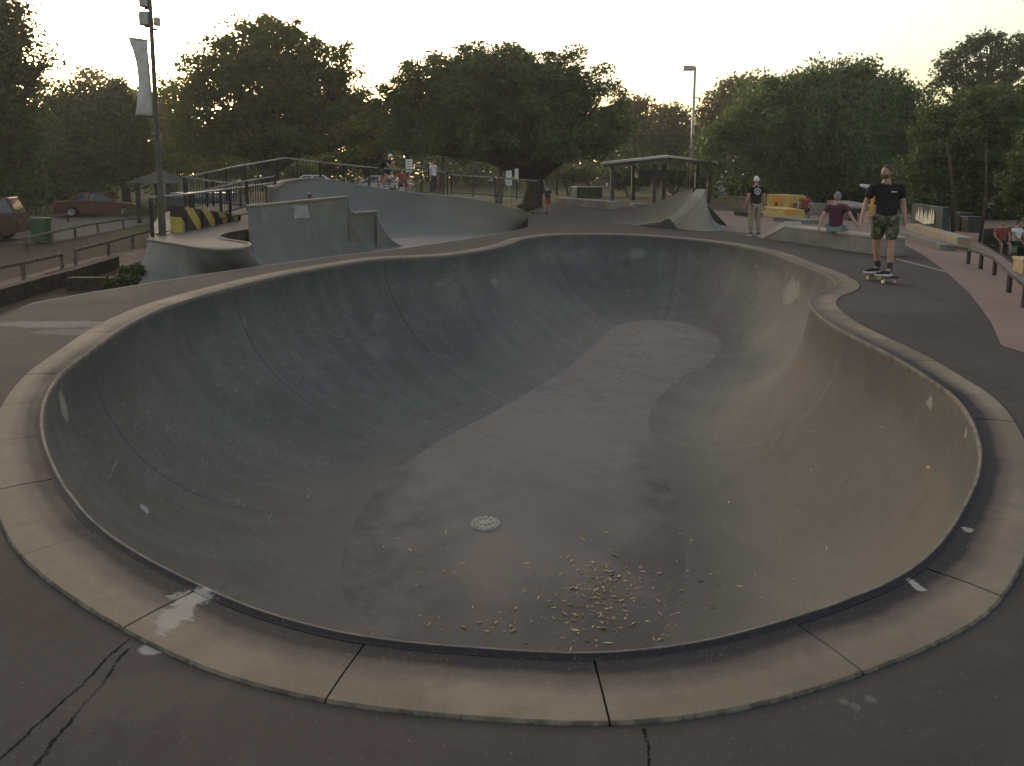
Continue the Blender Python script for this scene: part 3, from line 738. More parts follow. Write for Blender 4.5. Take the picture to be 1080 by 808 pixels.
for r0, z0, o_, mt in ((.42,.5,.06,'orange'),(.13,.2,.07,'black')):
    mb = MB(); P = arch(r0, z0, o_); mb.add(P, [tuple(range(len(P)))]); mb.build('painted_arch', M[mt], ar, world=True)
ledge('grey_block', 'plain grey concrete block right of the yellow painted block', G(833,225), G(849,227), 1.0, .52, 'block', M['ledge'], M['ledge'])
ledge('flat_pad', 'low pale grey pad in front of the yellow painted blocks', G(815,233), G(846,236.5), .8, .16, 'ledge', M['ledge'], M['ledge'])
ledge('dark_step', 'small dark kerb block behind the standing man in cap', G(774,227), G(792,229.5), .5, .2, 'kerb', M['dark_timber'], M['dark_timber'])
ledge('red_painted_bank', 'faded red and olive painted low wall left of the standing man', G(768,219), G(796,221), .5, .62, 'wall', M['red_art'], M['red_art'])
ledge('pale_pad', 'pinkish low wall behind the seated man', G(872,221), G(900,229), 1.0, .5, 'ledge', M['ledgetop'], M['multi'])
ledge('grey_box', 'dark grey box beside the pinkish low wall right of the seated man', G(882,230.5), G(895,233), .6, .55, 'block', M['ledge'], M['black'])
ledge('far_painted_pad', 'low cream and red painted pad left of the skateboarder', G(896,231), G(916,236.5), 1.2, .3, 'ledge', M['multi'], M['multi'])
mw = thing('mural_wall', 'dark wall with a pale flame shaped mural right of the skateboarder', 'wall', G(975,242).to_tuple())
a0, a1 = G(960,244), G(992,254); dd = (a1-a0).normalized(); an = math.atan2(dd.y, dd.x); Lw = (a1-a0).length; nf = Vector((dd.y,-dd.x,0))
if nf.dot(a0) > 0: nf = -nf
mb = MB(); mb.box((a0+a1)/2-nf*.1+Vector((0,0,.45)), (Lw, .2, .9), an); mb.build('wall', M['dark_art'], mw, world=True, bevel=.01)
mb = MB()
for k in range(9):
    x = -1.0+k*.25+random.uniform(-.03,.03); h = random.uniform(.28,.48); w = .13; z0 = .34+.08*abs(k-4)/4
    P = [(x-w, z0), (x+w, z0), (x+w*1.1, z0+h*.4), (x+random.uniform(-.05,.1), z0+h), (x-w*.5, z0+h*.55)]
    mb.add([(a0+a1)/2+dd*px+nf*(.03+.001*k)+Vector((0,0,pz)) for px, pz in P], [tuple(range(5))])
mb.build('mural', M['cream'], mw, world=True)
st_ = thing('painted_step', 'two stepped long bench with worn yellow and teal paint in front of the mural wall', 'steps', G(975,254).to_tuple())
a0, a1 = G(948,246.5), G(1000,264.5); dd = (a1-a0).normalized(); an = math.atan2(dd.y, dd.x); nf = Vector((dd.y,-dd.x,0)); nf = nf if nf.dot(a0) < 0 else -nf
mb = MB(); mb.box((a0+a1)/2-nf*.35+Vector((0,0,.16)), ((a1-a0).length, .35, .32), an); mb.build('upper_step', M['multi'], st_, world=True, bevel=.01)
mb = MB(); mb.box((a0+a1)/2-nf*.0+Vector((0,0,.07)), ((a1-a0).length, .349, .14), an); mb.build('lower_step', M['ledge'], st_, world=True, bevel=.01)

# ------------------------------------------------------------- low rail on the right
rl = thing('grind_rail', 'low black metal rail on short posts along the pink path at the right edge', 'rail', G(1050,292).to_tuple())
tops = [(1016,264.5),(1021,266),(1036,271.6),(1049.4,277.3),(1066.8,292),(1082,306),(1120,335)]; bots = [None,(1021,278.7),(1034,284),(1048.4,290.8),(1063.7,309),(1080,325),None]
P = [None if q is None else G(*q) for q in bots]; P[0] = P[1]+Vector((-.1,.5,0)); P[-1] = P[-2]+Vector((-.9,-3,0))
T = [p+Vector((0,0,.30)) for p in P]
mb = MB(); 
for a, b in zip(T, T[1:]): mb.bar(a, b+(b-a)*.004, .06, .05)
mb.build('top_rail', M['pole'], rl, world=True)
for p in P[1:-1]+[P[-1]]: mb = MB(); mb.box(p+Vector((0,0,.14)), (.05,.05,.28)); mb.build('post', M['black_metal'], rl, world=True)
# ------------------------------------------------------------- fences and railings
def railing(name, label, pts, h, npost, mats=('grey_metal','black_metal'), pick=0, mid=0, group=None, cat='railing', mesh=False):
    P = [Vector(p) for p in pts]; q = thing(name, label, cat, P[0].to_tuple(), 0, group)
    mb = MB(); mb.tube([p+Vector((0,0,h)) for p in P], .03, 6); mb.build('top_rail', M[mats[0]], q, world=True, smooth=True)
    mb = MB(); mb.tube([p+Vector((0,0,.12)) for p in P], .018, 6); mb.build('bottom_rail', M[mats[1]], q, world=True)
    for p in resample(P, npost): mb = MB(); mb.box(p+Vector((0,0,h/2)), (.06,.06,h)); mb.build('post', M[mats[1]], q, world=True)
    if pick:
        mb = MB()
        for p in resample(P, pick): mb.box(p+Vector((0,0,.12+(h-.12)/2)), (.013,.013,h-.14))
        mb.build('pickets', M[mats[1]], q, world=True)
    return q
railing('handrail', 'grey topped handrail with black posts beside the lamp post', [W(161,253,15.6), W(206,242,18.2), W(262,229,21.5), W(290,224,22.5)], .92, 3)
railing('picket_railing', 'black picket railing standing behind the striped barrier', [W(204,237,19.5), W(257,223,20.5), W(291,217,20.8)], .85, 3, pick=34)
railing('mesh_fence', 'tall black fence on the raised platform left of the cyclist', [W(196,225,22.5), W(250,209,25.5), W(302,196,29), W(350,200,31), W(405,204,32.5), W(472,207,33)], 1.12, 12, pick=90, cat='fence')
railing('sloping_railing', 'black rail sloping down behind the picket railing', [W(196,214,22), W(240,219,22.5), W(282,222,23)], .78, 3)
railing('far_fence', 'black fence with open bars in front of the white signs', [W(476,206,33.5), W(510,208,33.5), W(567,212,34)], .95, 4, pick=60, cat='fence')
# vertical end of the fence beside the man in white
railing('stair_rail', 'short grey handrail sloping down beside the man in white', [W(452,193,32), W(468,205,31)], .9, 1)

# hazard striped wedge
t = NT('hazard_stripes'); o = t.xyz(); s_ = t.math('ADD', t.math('MULTIPLY', o[1], .9), t.math('MULTIPLY', o[2], 1.3)); fr = t.math('FRACT', t.math('MULTIPLY', s_, 1.02))
st = t.map(fr, .47, .49); st = t.math('MULTIPLY', st, t.map(fr, 1.0, .98))
hz = t.mix(st, (.46,.33,.07), (.022,.02,.018)); hz = t.mix(t.math('MULTIPLY', t.map(t.noise(5, 5), .5, .72), .5), hz, (.12,.10,.07)); M['hazard'] = t.done(hz, .7)
A0, A1 = G(192,245.5,PZ), G(253,232,PZ)
br = thing('striped_barrier', 'wedge shaped barrier with diagonal yellow and black hazard stripes', 'barrier', A0.to_tuple())
d0 = (A1-A0).normalized(); n0 = Vector((-d0.y, d0.x, 0)); n0 = n0 if n0.x < 0 else -n0
mb = MB(); q = [A0, A1, A1+Vector((0,0,.16)), A0+Vector((0,0,.62))]
back_ = [v+n0*.25+Vector((0,0,0)) for v in q]; mb.add(q+back_, [(0,1,2,3),(4,7,6,5),(0,3,7,4),(1,5,6,2),(3,2,6,7),(0,4,5,1)])
mb.build('striped_panel', M['hazard'], br, world=True)
for k in range(5):
    p = A0.lerp(A1, .04+.23*k)-n0*.05; mb = MB(); h_ = .5-.08*k; mb.box(p+Vector((0,0,h_/2)), (.05,.05,h_)); mb.build('post', M['black_metal'], br, world=True)

# ------------------------------------------------------------- lamp post with a banner, floodlight mast
bp = W(171.5,249,15.9); tp = W(162,0,15.9); tp.x = bp.x; ztop = tp.z+.9
lp = thing('lamp_post', 'tall dark lamp post with two drum lights, left of the striped barrier', 'lamp post', bp.to_tuple())
mb = MB(); mb.tube([bp, bp+Vector((0,0,.9)), bp+Vector((0,0,.95)), (bp.x, bp.y, ztop)], [.078,.075,.06,.04], 12); mb.build('pole', M['pole'], lp, world=True, smooth='auto')
mb = MB(); mb.lathe([(.15,0),(.16,.02),(.09,.05)], 12, bp, cap=False); mb.build('base_plate', M['pole'], lp, world=True)
def drum(px, py, dx, s=1.0):
    p = W(px, py, 15.9); p.x = bp.x+dx; mb = MB(); mb.lathe([(.10*s,-.14*s),(.115*s,-.13*s),(.115*s,.12*s),(.09*s,.15*s),(0.01,.16*s)], 14, p); o = mb.build('drum_light', M['galv'], lp, world=True, smooth='auto')
    mb = MB(); mb.bar(p+Vector((0,0,-.16)), Vector((bp.x, bp.y, p.z-.16)), .03, .05); mb.build('bracket', M['pole'], o, world=False) if False else mb.build('bracket', M['pole'], lp, world=True)
drum(157,20,-.14); drum(169,23,.13,.62); drum(158,1,-.13,.9)
zb = W(160,122,15.9).z; zt = W(160,43,15.9).z
bn = thing('banner', 'faded pale vertical banner hanging from the left side of the lamp post', 'banner', (bp.x, bp.y, zb))
mb = MB(); rows = []
for j in range(21):
    v = j/20; z = zb+(zt-zb)*v; w = .24+.02*v+ .10*v**6 + .06*(1-v)**5 - .03*math.sin(math.pi*v)
    rows.append([Vector((bp.x-.085-w*i/6, bp.y+.03*math.sin(i*.9+v*5)-.02*i, z+(.06 if v > .97 else 0)*i/6)) for i in range(7)])
mb.loft(rows); b2 = mb.build('cloth', M['canvas'], bn, world=True, smooth=True); md = b2.modifiers.new('t', 'SOLIDIFY'); md.thickness = .006
mb = MB(); mb.bar((bp.x, bp.y, zb-.04), (bp.x-.38, bp.y-.05, zb-.02), .04, .05); mb.bar((bp.x, bp.y, zt+.0), (bp.x-.36, bp.y-.1, zt+.04), .02, .02); mb.build('banner_arm', M['pole'], bn, world=True)
bp = W(730,155,58); bp.z = 0
fl = thing('floodlight_mast', 'pale grey floodlight mast rising behind the trees right of centre', 'light mast', bp.to_tuple()); zt = W(733,71,58).z
mb = MB(); mb.tube([bp, (bp.x, bp.y, zt)], [.17,.09], 8); mb.build('mast', M['galv'], fl, world=True, smooth=True)
mb = MB(); mb.bar((bp.x+.1, bp.y, zt), (bp.x-.7, bp.y, zt), .1, .1); mb.box((bp.x-.55, bp.y, zt-.08), (.9,.5,.36)); mb.build('floodlight', M['galv'], fl, world=True, bevel=.04)

# ------------------------------------------------------------- picnic shelter and hut
M['roofsteel'] = plain('roof_steel', (.40,.38,.33), .45, .3, .1); M['under'] = plain('roof_underside', (.05,.045,.04), .8)
D = 46
r0, r1, r2 = W(633,173.5,D), W(705,166,D), W(757,172,D)
sh = thing('picnic_shelter', 'long open picnic shelter with a shallow pitched pale metal roof on dark posts', 'shelter', (r1.x, D+3, -.03))
for a, c, nm in ((r0, r1, 'roof'), (r1, r2, 'roof')):
    mb = MB(); b_ = Vector((1.2, 6, .2)); th = Vector((0,0,.14))
    mb.add([a, c, c+b_, a+b_, a+th, c+th, c+b_+th, a+b_+th], [(0,3,2,1),(4,5,6,7),(0,1,5,4),(1,2,6,5),(2,3,7,6),(3,0,4,7)]); mb.build(nm, M['roofsteel'], sh, world=True)
    mb = MB(); mb.add([a+Vector((.2,.1,-.20)), c+Vector((-.2,.1,-.2)), c+b_+Vector((-.2,-.1,-.2)), a+b_+Vector((.2,-.1,-.2)), a+Vector((.2,.1,-.005)), c+Vector((-.2,.1,-.005)), c+b_+Vector((-.2,-.1,-.005)), a+b_+Vector((.2,-.1,-.005))], [(0,3,2,1),(4,5,6,7),(0,1,5,4),(1,2,6,5),(2,3,7,6),(3,0,4,7)]); mb.build('roof_frame', M['under'], sh, world=True)
for px, dy in ((646,1),(690,1),(700,2.2),(748,1),(668,5.2),(735,5.2)):
    p = W(px, 190, D+dy); ztp = 1.66+(D/747)*(186-172)+.0; mb = MB(); mb.box((p.x, p.y, ztp/2), (.26,.26,ztp)); mb.build('post', M['under'], sh, world=True)
mb = MB(); c = W(690,190,D+2.5); mb.box((c.x, c.y, 1.9), (2.4,1.6,.5)); mb.build('roof_beam', M['under'], sh, world=True)
tb = thing('picnic_table', 'dark picnic table with benches under the long shelter', 'picnic table', (W(718,190,D+3).x, D+3, -.03))
cx_, cy_ = W(718,190,D+3).x, D+3
mb = MB(); mb.box((cx_, cy_, .72), (2.0,.8,.06)); mb.build('table_top', M['timber'], tb, world=True)
for s in (-1,1):
    mb = MB(); mb.box((cx_, cy_+s*.75, .43), (2.0,.3,.05)); mb.build('bench', M['timber'], tb, world=True)
    mb = MB(); mb.box((cx_+s*.7, cy_, .33), (.1,1.5,.72)); mb.build('leg', M['under'], tb, world=True)
M['hutroof'] = plain('hut_roof', (.085,.083,.078), .95, 0, .2, 6, .05)
D = 36; c = W(156,186,D)
ht = thing('park_hut', 'small open hut with a pale hipped roof left of the lamp post', 'hut', (c.x, D+1.3, zg(c.x, D)))
ap = W(157,180.5,D+1.3); e_ = W(131,195,D); e1 = W(182,191,D)
hw = (e1.x-e_.x)/2; cxh = (e1.x+e_.x)/2; ze = (e_.z+e1.z)/2-.02
mb = MB(); b = [(cxh-hw, D, ze), (cxh+hw, D, ze), (cxh+hw, D+2.8, ze), (cxh-hw, D+2.8, ze)]; mb.add([*b, (cxh-.2, D+1.4, ap.z), (cxh+.2, D+1.4, ap.z)], [(0,1,5,4),(1,2,5),(2,3,4,5),(3,0,4),(3,2,1,0)]); mb.build('roof', M['hutroof'], ht, world=True)
for i in (-1,1):
    for j in (.4, 2.4): mb = MB(); zz = zg(cxh, D+j); mb.box((cxh+i*(hw-.45), D+j, (ze+zz)/2), (.16,.16,ze-zz)); mb.build('post', M['under'], ht, world=True)
mb = MB(); mb.box((cxh+.1, D+1.7, zg(cxh,D)+.55), (1.5,.9,.9)); mb.build('counter', M['timber'], ht, world=True, bevel=.02)
D = 40; a, b = W(176,200,D), W(236,199,D)
M['blue'] = plain('blue_grey_paint', (.10,.12,.16), .5); M['palegrey'] = plain('pale_grey_paint', (.30,.31,.32), .5)
tr = thing('trailer', 'long low blue grey trailer with pale stripe parked beyond the railing', 'trailer', ((a.x+b.x)/2, D, zg(a.x, D)))
zz = zg(a.x, D); mb = MB(); mb.box(((a.x+b.x)/2, D+1, zz+1.05), (b.x-a.x, 1.9, .9)); mb.build('body', M['blue'], tr, world=True, bevel=.06)
mb = MB(); mb.box(((a.x+b.x)/2, D+.02, zz+1.32), (b.x-a.x-.2, .06, .16)); mb.build('stripe', M['palegrey'], tr, world=True)
for s in (-.9,.9):
    mb = MB(); T = Matrix.Rotation(R(90), 4, 'X'); c = Vector(((a.x+b.x)/2+s*.5, D+.1, zz+.32)); k = len(mb.v); mb.lathe([(.1,-.1),(.32,-.1),(.32,.1),(.1,.1)], 16); mb.v = [c+(T @ v) for v in mb.v]; mb.build('wheel', M['rubber'], tr, world=True)

# ------------------------------------------------------------- asphalt, path, timber on the left
def drape(name, poly, mat, lift, step=.6):
    A = np.array([(p[0], p[1]) for p in poly]); x0, y0 = A.min(0); x1, y1 = A.max(0); mb = MB(); idx = {}
    nx = int((x1-x0)/step)+1; ny = int((y1-y0)/step)+1
    # clip a grid against the polygon with bmesh
    me = bpy.data.meshes.new(name); bm = bmesh.new(); vs = [bm.verts.new((p[0], p[1], 0)) for p in poly]; bm.faces.new(vs)
    for k in range(1, nx): bmesh.ops.bisect_plane(bm, geom=bm.verts[:]+bm.edges[:]+bm.faces[:], plane_co=(x0+k*step,0,0), plane_no=(1,0,0))
    for k in range(1, ny): bmesh.ops.bisect_plane(bm, geom=bm.verts[:]+bm.edges[:]+bm.faces[:], plane_co=(0,y0+k*step,0), plane_no=(0,1,0))
    bmesh.ops.triangulate(bm, faces=bm.faces[:])
    for v in bm.verts: v.co.z = zg(v.co.x, v.co.y)+lift
    bmesh.ops.recalc_face_normals(bm, faces=bm.faces[:])
    if sum(f.normal.z for f in bm.faces) < 0: bmesh.ops.reverse_faces(bm, faces=bm.faces[:])
    bm.to_mesh(me); bm.free(); me.materials.append(mat)
    o = bpy.data.objects.new(name, me); COL.objects.link(o); return tag(o, kind='structure')
M['asphalt'] = concrete('asphalt', (.085,.080,.075), .2, .8, rough=.9)
def L_(px, py): 
    z = -.9
    for _ in range(6):
        p = G(px, py, z); z = zg(p.x, p.y)
    return G(px, py, z)
drape('car_park_road', [L_(-60,262)[:2], L_(60,256)[:2], L_(160,236)[:2], L_(215,224)[:2], (-12,48), (-50,48), (-60,32)], M['asphalt'], .03, 1.5)
drape('brick_path', [L_(-40,330)[:2], L_(0,318)[:2], L_(60,301)[:2], L_(110,288)[:2], L_(150,276)[:2], L_(162,268)[:2], L_(150,262)[:2], L_(100,272)[:2], L_(40,288)[:2], L_(-40,308)[:2]], plain('path_concrete', (.105,.075,.058), .9, 0, .3, 2.5), .02, .8)
def sleeper(label, pts, w=.2, h=.2, lift=.1, group='timber edging beside the path'):
    P = [p+Vector((0,0,lift)) for p in pts]; m_ = P[len(P)//2]; q = thing('timber_edging', label, 'timber edging', (m_.x, m_.y, m_.z-lift), 0, group)
    for a, b in zip(P, P[1:]): mb = MB(); mb.bar(a, b, w, h); mb.build('sleeper', M['dark_timber'], q, world=True, bevel=.015)
    return q
sleeper('long dark timber edging running up along the path at the left edge', [L_(-40,331), L_(0,322), L_(40,309), L_(75,299), L_(100,290.5), L_(122,283)], .22, .34, .16)
sleeper('short dark timber sleeper crossing behind the deck edge', [L_(73,306), L_(132,306)], .25, .3, .14)
sleeper('thin timber edging on the far side of the path', [L_(50,294), L_(90,283), L_(122,274)], .12, .16, .06)
def postrail(label, pxs, h=.45, rr=.05, D=None):
    P = [L_(*q) for q in pxs]; q = thing('timber_fence', label, 'fence', P[0].to_tuple(), 0, 'post and rail timber fences')
    mb = MB(); T = [p+Vector((0,0,h)) for p in P]; mb.tube(T, rr, 8); mb.build('rail', M['timber'], q, world=True, smooth='auto')
    n = max(2, int((P[-1]-P[0]).length/2.1))
    for p in resample(P, n): mb = MB(); mb.tube([p, p+Vector((0,0,h))], rr*.95, 8); mb.build('post', M['timber'], q, world=True, smooth='auto')
    return q
postrail('low log rail fence nearest the left edge beside the mulch', [(-30,311),(0,303),(30,296),(66,286)])
postrail('low log rail fence running up beside the path towards the lamp post', [(80,281),(110,272),(140,262),(163,255)])
postrail('log rail fence in front of the red sedan with the green bin at its end', [(28,266),(60,257),(95,248),(130,242),(160,238)])
postrail('short log rail fence behind the tail of the maroon wagon', [(28,242),(50,238),(72,235)])
postrail('far log rail fence right of the red sedan', [(134,232),(150,229),(162,227)])
# wheelie bin
def bin_(name, label, p, mat, rz=0, h=1.05, w=.55, group=None, sc=1.0):
    q = thing(name, label, 'bin', p.to_tuple(), rz, group); q.scale = (sc,)*3
    mb = MB(); a = w*.40; b = w*.5
    mb.add([(x*a, y*a, .08) for x, y in ((-1,-1),(1,-1),(1,1),(-1,1))]+[(x*b, y*b, h*.9) for x, y in ((-1,-1),(1,-1),(1,1),(-1,1))], [(0,3,2,1),(4,5,6,7),(0,1,5,4),(1,2,6,5),(2,3,7,6),(3,0,4,7)]); mb.build('bin_body', mat, q, bevel=.03)
    mb = MB(); mb.box((0,0,h*.9+.035), (w*1.08, w*1.1, .06)); mb.box((0,w*.55,h*.9), (w*.8,.05,.05)); mb.build('lid', mat, q, bevel=.02)
    for s in (-1,1):
        mb = MB(); mb.lathe([(.03,-.03),(.1,-.03),(.1,.03),(.03,.03)], 12); T = Matrix.Rotation(R(90), 4, 'Y'); mb.v = [Vector((s*w*.42, w*.42, .1))+T @ v for v in mb.v]; mb.build('wheel', M['rubber'], q)
    return q
M['green'] = plain('green_plastic', (.03,.085,.035), .5); M['green2'] = plain('bright_green', (.10,.30,.16), .55); M['darkplastic'] = plain('black_plastic', (.022,.024,.022), .5)
p = L_(44,257); bin_('wheelie_bin', 'green wheelie bin beside the log fence near the maroon wagon', p, M['green'], .2, .98, .55)
bin_('litter_bin', 'left one of the two black bins behind the mural wall steps', (lambda v: Vector((v.x, v.y, zg(v.x, v.y))))(W(1013,245,23)), M['darkplastic'], .1, 1.05, .45)
bin_('litter_bin', 'right one of the two black bins behind the mural wall steps', (lambda v: Vector((v.x, v.y, zg(v.x, v.y))))(W(1024,245,22.5)), M['darkplastic'], -.1, 1.05, .45)
p = W(1060,272,25); p.z = zg(p.x, p.y); cr = thing('green_crate', 'bright green plastic crate at the right edge beside the people', 'crate', p.to_tuple(), .2)
mb = MB()
for sx, sy, lx, ly in ((0,-.17,.55,.03),(0,.17,.55,.03),(-.26,0,.03,.31),(.26,0,.03,.31)): mb.box((sx, sy, .16), (lx, ly, .30))
mb.build('crate_wall', M['green2'], cr, bevel=.006); mb = MB(); mb.box((0,0,.02), (.5,.3,.03)); mb.build('crate_base', M['green2'], cr)
p = W(1078,290,12.5); p.z = zg(p.x, p.y); M['tan'] = plain('tan_paint', (.42,.31,.17), .7)
ledge('yellow_block', 'tan yellow block cut by the right edge of the picture', p, p+Vector((.9,-.3,0)), .5, .3, 'block', M['tan'], M['tan'])
# electrical box, signs, markers
p = G(622,209.5)+Vector((0,2,0)); eb = thing('utility_box', 'dark green utility box with pale top on the far lawn', 'utility box', p.to_tuple(), .3)
mb = MB(); mb.box((0,0,.42), (2.2,1.1,.84)); mb.build('cabinet', M['green'], eb, bevel=.04); mb = MB(); mb.box((0,0,.87), (2.3,1.2,.07)); mb.build('lid', M['palegrey'], eb, bevel=.02)
mb = MB(); mb.box((.85,-.56,.42), (.4,.02,.7)); mb.build('door', M['under'], eb)
def sign(px, top, bot, w, h, D, label, n=1, base=None):
    p = W(px, bot, D); gz = base if base is not None else zg(p.x, p.y); zt = W(px, top, D).z
    q = thing('park_sign', label, 'sign', (p.x, D, gz)); mb = MB(); mb.tube([(p.x, D, gz), (p.x, D, zt)], .035, 8); mb.build('post', M['galv'], q, world=True)
    for k in range(n):
        zc = zt-h/2-k*(h+.06); mb = MB(); mb.box((p.x, D-.05, zc), (w*(1+.15*k), .02, h)); f = mb.build('sign_face', M['white'], q, world=True)
        mb = MB()
        for r_ in range(4): mb.box((p.x-.02, D-.064, zc+h*.32-r_*h*.2), (w*(.7-.12*(r_%2)), .004, h*.05))
        mb.build('small_print', M['blue'], f, world=True)
    return q
sign(536.5,180,212,.32,.40,42,'post with two small white notice signs one above the other',2)
sign(544.5,178,212,.22,.62,43,'tall narrow white sign right of the two notices')
sign(432,168,205,.42,.8,45,'tall pale upright sign board between the cyclist and the man in white')
sign(640,193,197,.25,.3,70,'tiny white marker on the lawn left of the long shelter')
# play post: orange leg and grey disc
p = G(925,238); z0 = 0; q_ = thing('play_post', 'orange post with a tilted grey disc on top left of the skateboarder', 'play post', (p.x, p.y+1.5, 0))
a = W(917,236,p.y+1.5); b = W(921,206,p.y+1.5); a.z = 0; mb = MB(); mb.tube([a, b], .07, 8); mb.build('leg', M['orange'], q_, world=True, smooth=True)
c = W(917,197.5,p.y+1.5); mb = MB(); mb.tube([b, c], .05, 8); mb.build('neck', M['galv'], q_, world=True)
mb = MB(); mb.lathe([(0.02,.05),(.3,.04),(.36,0),(.3,-.04),(0.02,-.05)], 20); T = Matrix.Rotation(R(14), 4, 'X') @ Matrix.Rotation(R(8), 4, 'Y'); mb.v = [c+T @ v for v in mb.v]; mb.build('disc', M['palegrey'], q_, world=True, smooth=True)

# ------------------------------------------------------------- cars
def car(name, label, loc, rz, paint_, kind='sedan', L=4.4, Wd=1.72, group='cars parked around the skate park', sc=1.0):
    q = thing(name, label, 'car', loc.to_tuple(), rz, group); q.scale = (sc,)*3
    hL = L/2; wr = .31; wx = (-.30*L, .30*L)
    def arch(x0, r=.37):
        return [(x0+r*math.cos(t), .30+r*math.sin(t)) for t in [math.pi-k*math.pi/8 for k in range(9)]]
    lower = [(-hL,.34)]+[(wx[0]-.40,.24)]+arch(wx[0])+[(wx[0]+.4,.22),(wx[1]-.4,.22)]+arch(wx[1])+[(wx[1]+.40,.24),(hL-.03,.32)]
    if kind == 'sedan': topl = [(hL,.55),(hL-.12,.70),(hL-.9,.82),(.62,.92),(-1.25,.95),(-hL+.08,.90),(-hL,.62)]
    else: topl = [(hL,.6),(hL-.1,.85),(hL-.95,1.0),(.8,1.06),(-hL+.1,1.06),(-hL,.65)]
    prof = lower+topl; n = len(prof)
    mb = MB(); rows = []
    for y, ins, zz in ((-Wd/2+.03,0,0),(-Wd/2,0,0),(-Wd/2+.0,0,0),(Wd/2,0,0),(Wd/2-.03,0,0)):
        pass
    for yy, k in ((-Wd/2,.97),(-Wd/2+.07,1.0),(Wd/2-.07,1.0),(Wd/2,.97)):
        rows.append([Vector((x*k, yy, .3+(z-.3)*(k if z > .5 else 1))) for x, z in prof])
    mb.loft(rows, closed=True); mb.f.append(list(range(n))); mb.mi.append(0); mb.f.append(list(range(3*n, 4*n))[::-1]); mb.mi.append(0)
    mb.build('body', paint_, q, weld=True, smooth='auto')
    if kind == 'sedan': bx, tx, zb_, zt_ = (-1.55,.95), (-.85,.25), .92, 1.40
    else: bx, tx, zb_, zt_ = (-hL+.08,1.15), (-hL+.35,.5), 1.05, 1.62
    w0, w1 = Wd/2-.05, Wd/2-.24
    def frust(z0, z1, f0, f1, ex=0):
        g = lambda f: ((bx[0]+(tx[0]-bx[0])*f-ex), (bx[1]+(tx[1]-bx[1])*f+ex), w0+(w1-w0)*f+ex)
        a, b, w = g(f0); c, d, e = g(f1)
        return [(a,-w,z0),(b,-w,z0),(b,w,z0),(a,w,z0),(c,-e,z1),(d,-e,z1),(d,e,z1),(c,e,z1)]
    F = [(0,1,5,4),(1,2,6,5),(2,3,7,6),(3,0,4,7),(4,5,6,7)]
    mb = MB(); mb.add(frust(zb_-.03, zt_-.07, 0, .87), F); mb.build('window', M['glass'], q, smooth='auto')
    mb = MB(); mb.add(frust(zt_-.07, zt_, .87, 1, .012), F+[(3,2,1,0)]); mb.build('roof', paint_, q, bevel=.03)
    for sx in (-1,1):
        for x0, x1 in ((bx[0], tx[0]), (bx[1], tx[1]), ((bx[0]+bx[1])/2-.1, (tx[0]+tx[1])/2-.05)):
            mb = MB(); mb.bar((x0, sx*w0, zb_-.04), (x1, sx*w1, zt_-.03), .07, .06); mb.build('pillar', paint_, q)
        mb = MB(); mb.box((bx[1]-.1, sx*(Wd/2+.06), zb_+.06), (.14,.16,.11)); mb.build('mirror', paint_, q, bevel=.03)
        mb = MB(); mb.box((hL-.12, sx*(Wd/2-.26), .60), (.16,.34,.14)); mb.build('headlight', M['drain'], q, bevel=.03)
        mb = MB(); mb.box((-hL+.07, sx*(Wd/2-.22), .70), (.14,.30,.16)); mb.build('tail_light', plain_red, q, bevel=.03)
        for x in wx:
            T = Matrix.Rotation(R(90), 4, 'X'); c = Vector((x, sx*(Wd/2-.1), wr))
            mb = MB(); mb.lathe([(.19,-.10),(.29,-.10),(.31,-.07),(.31,.07),(.29,.10),(.19,.10)], 20, cap=False); mb.v = [c+T @ v for v in mb.v]; wv = mb.build('wheel', M['rubber'], q, smooth='auto')
            mb = MB(); mb.lathe([(.0,-.03),(.05,-.05),(.06,-.03),(.17,-.06),(.195,-.095),(.195,.095),(.17,.06),(.06,.03),(.05,.05),(0,.03)], 20, cap=False); mb.v = [c+T @ v for v in mb.v]; mb.build('rim', M['galv'], wv, smooth='auto')
    return q
plain_red = plain('tail_lamp', (.25,.02,.015), .3)
M['maroon'] = plain('red_car_paint', (.085,.016,.014), .3, .2, .05, 2, .6); M['maroon2'] = plain('maroon_car_paint', (.050,.014,.013), .3, .2, .05, 2, .6)
M['silver'] = plain('silver_car_paint', (.42,.43,.43), .3, .4, .05, 2, .6); M['carwhite'] = plain('white_car_paint', (.60,.60,.58), .3, 0, .05, 2, .6)
p = L_(106,238); p = W(104,233,42); p.z = zg(p.x, p.y)+.03
car('parked_car', 'dark red sedan parked beyond the log fence on the left', p, R(30), M['maroon'], sc=1.0)
p = W(-44,254,26); p.z = zg(p.x, p.y)+.03
car('parked_car', 'maroon wagon cut by the left edge of the picture', p, R(200), M['maroon2'], 'wagon', 4.3)
for px, D, rz, mt, lb in ((400,46,2.9,'silver','silver hatchback parked behind the far wall left of the cyclist'),(337,44,.2,'carwhite','white car mostly hidden behind the far wall, only its roof showing'),(766,60,1.2,'carwhite','white car parked far right of the long shelter')):
    p = W(px, 205, D); p.z = max(zg(p.x, p.y), -.3)+(.55 if px < 500 else -.25); 
    if px > 500: p.z = zg(p.x, p.y)+.02
    car('parked_car', lb, p, rz, M[mt], 'sedan', 4.3)
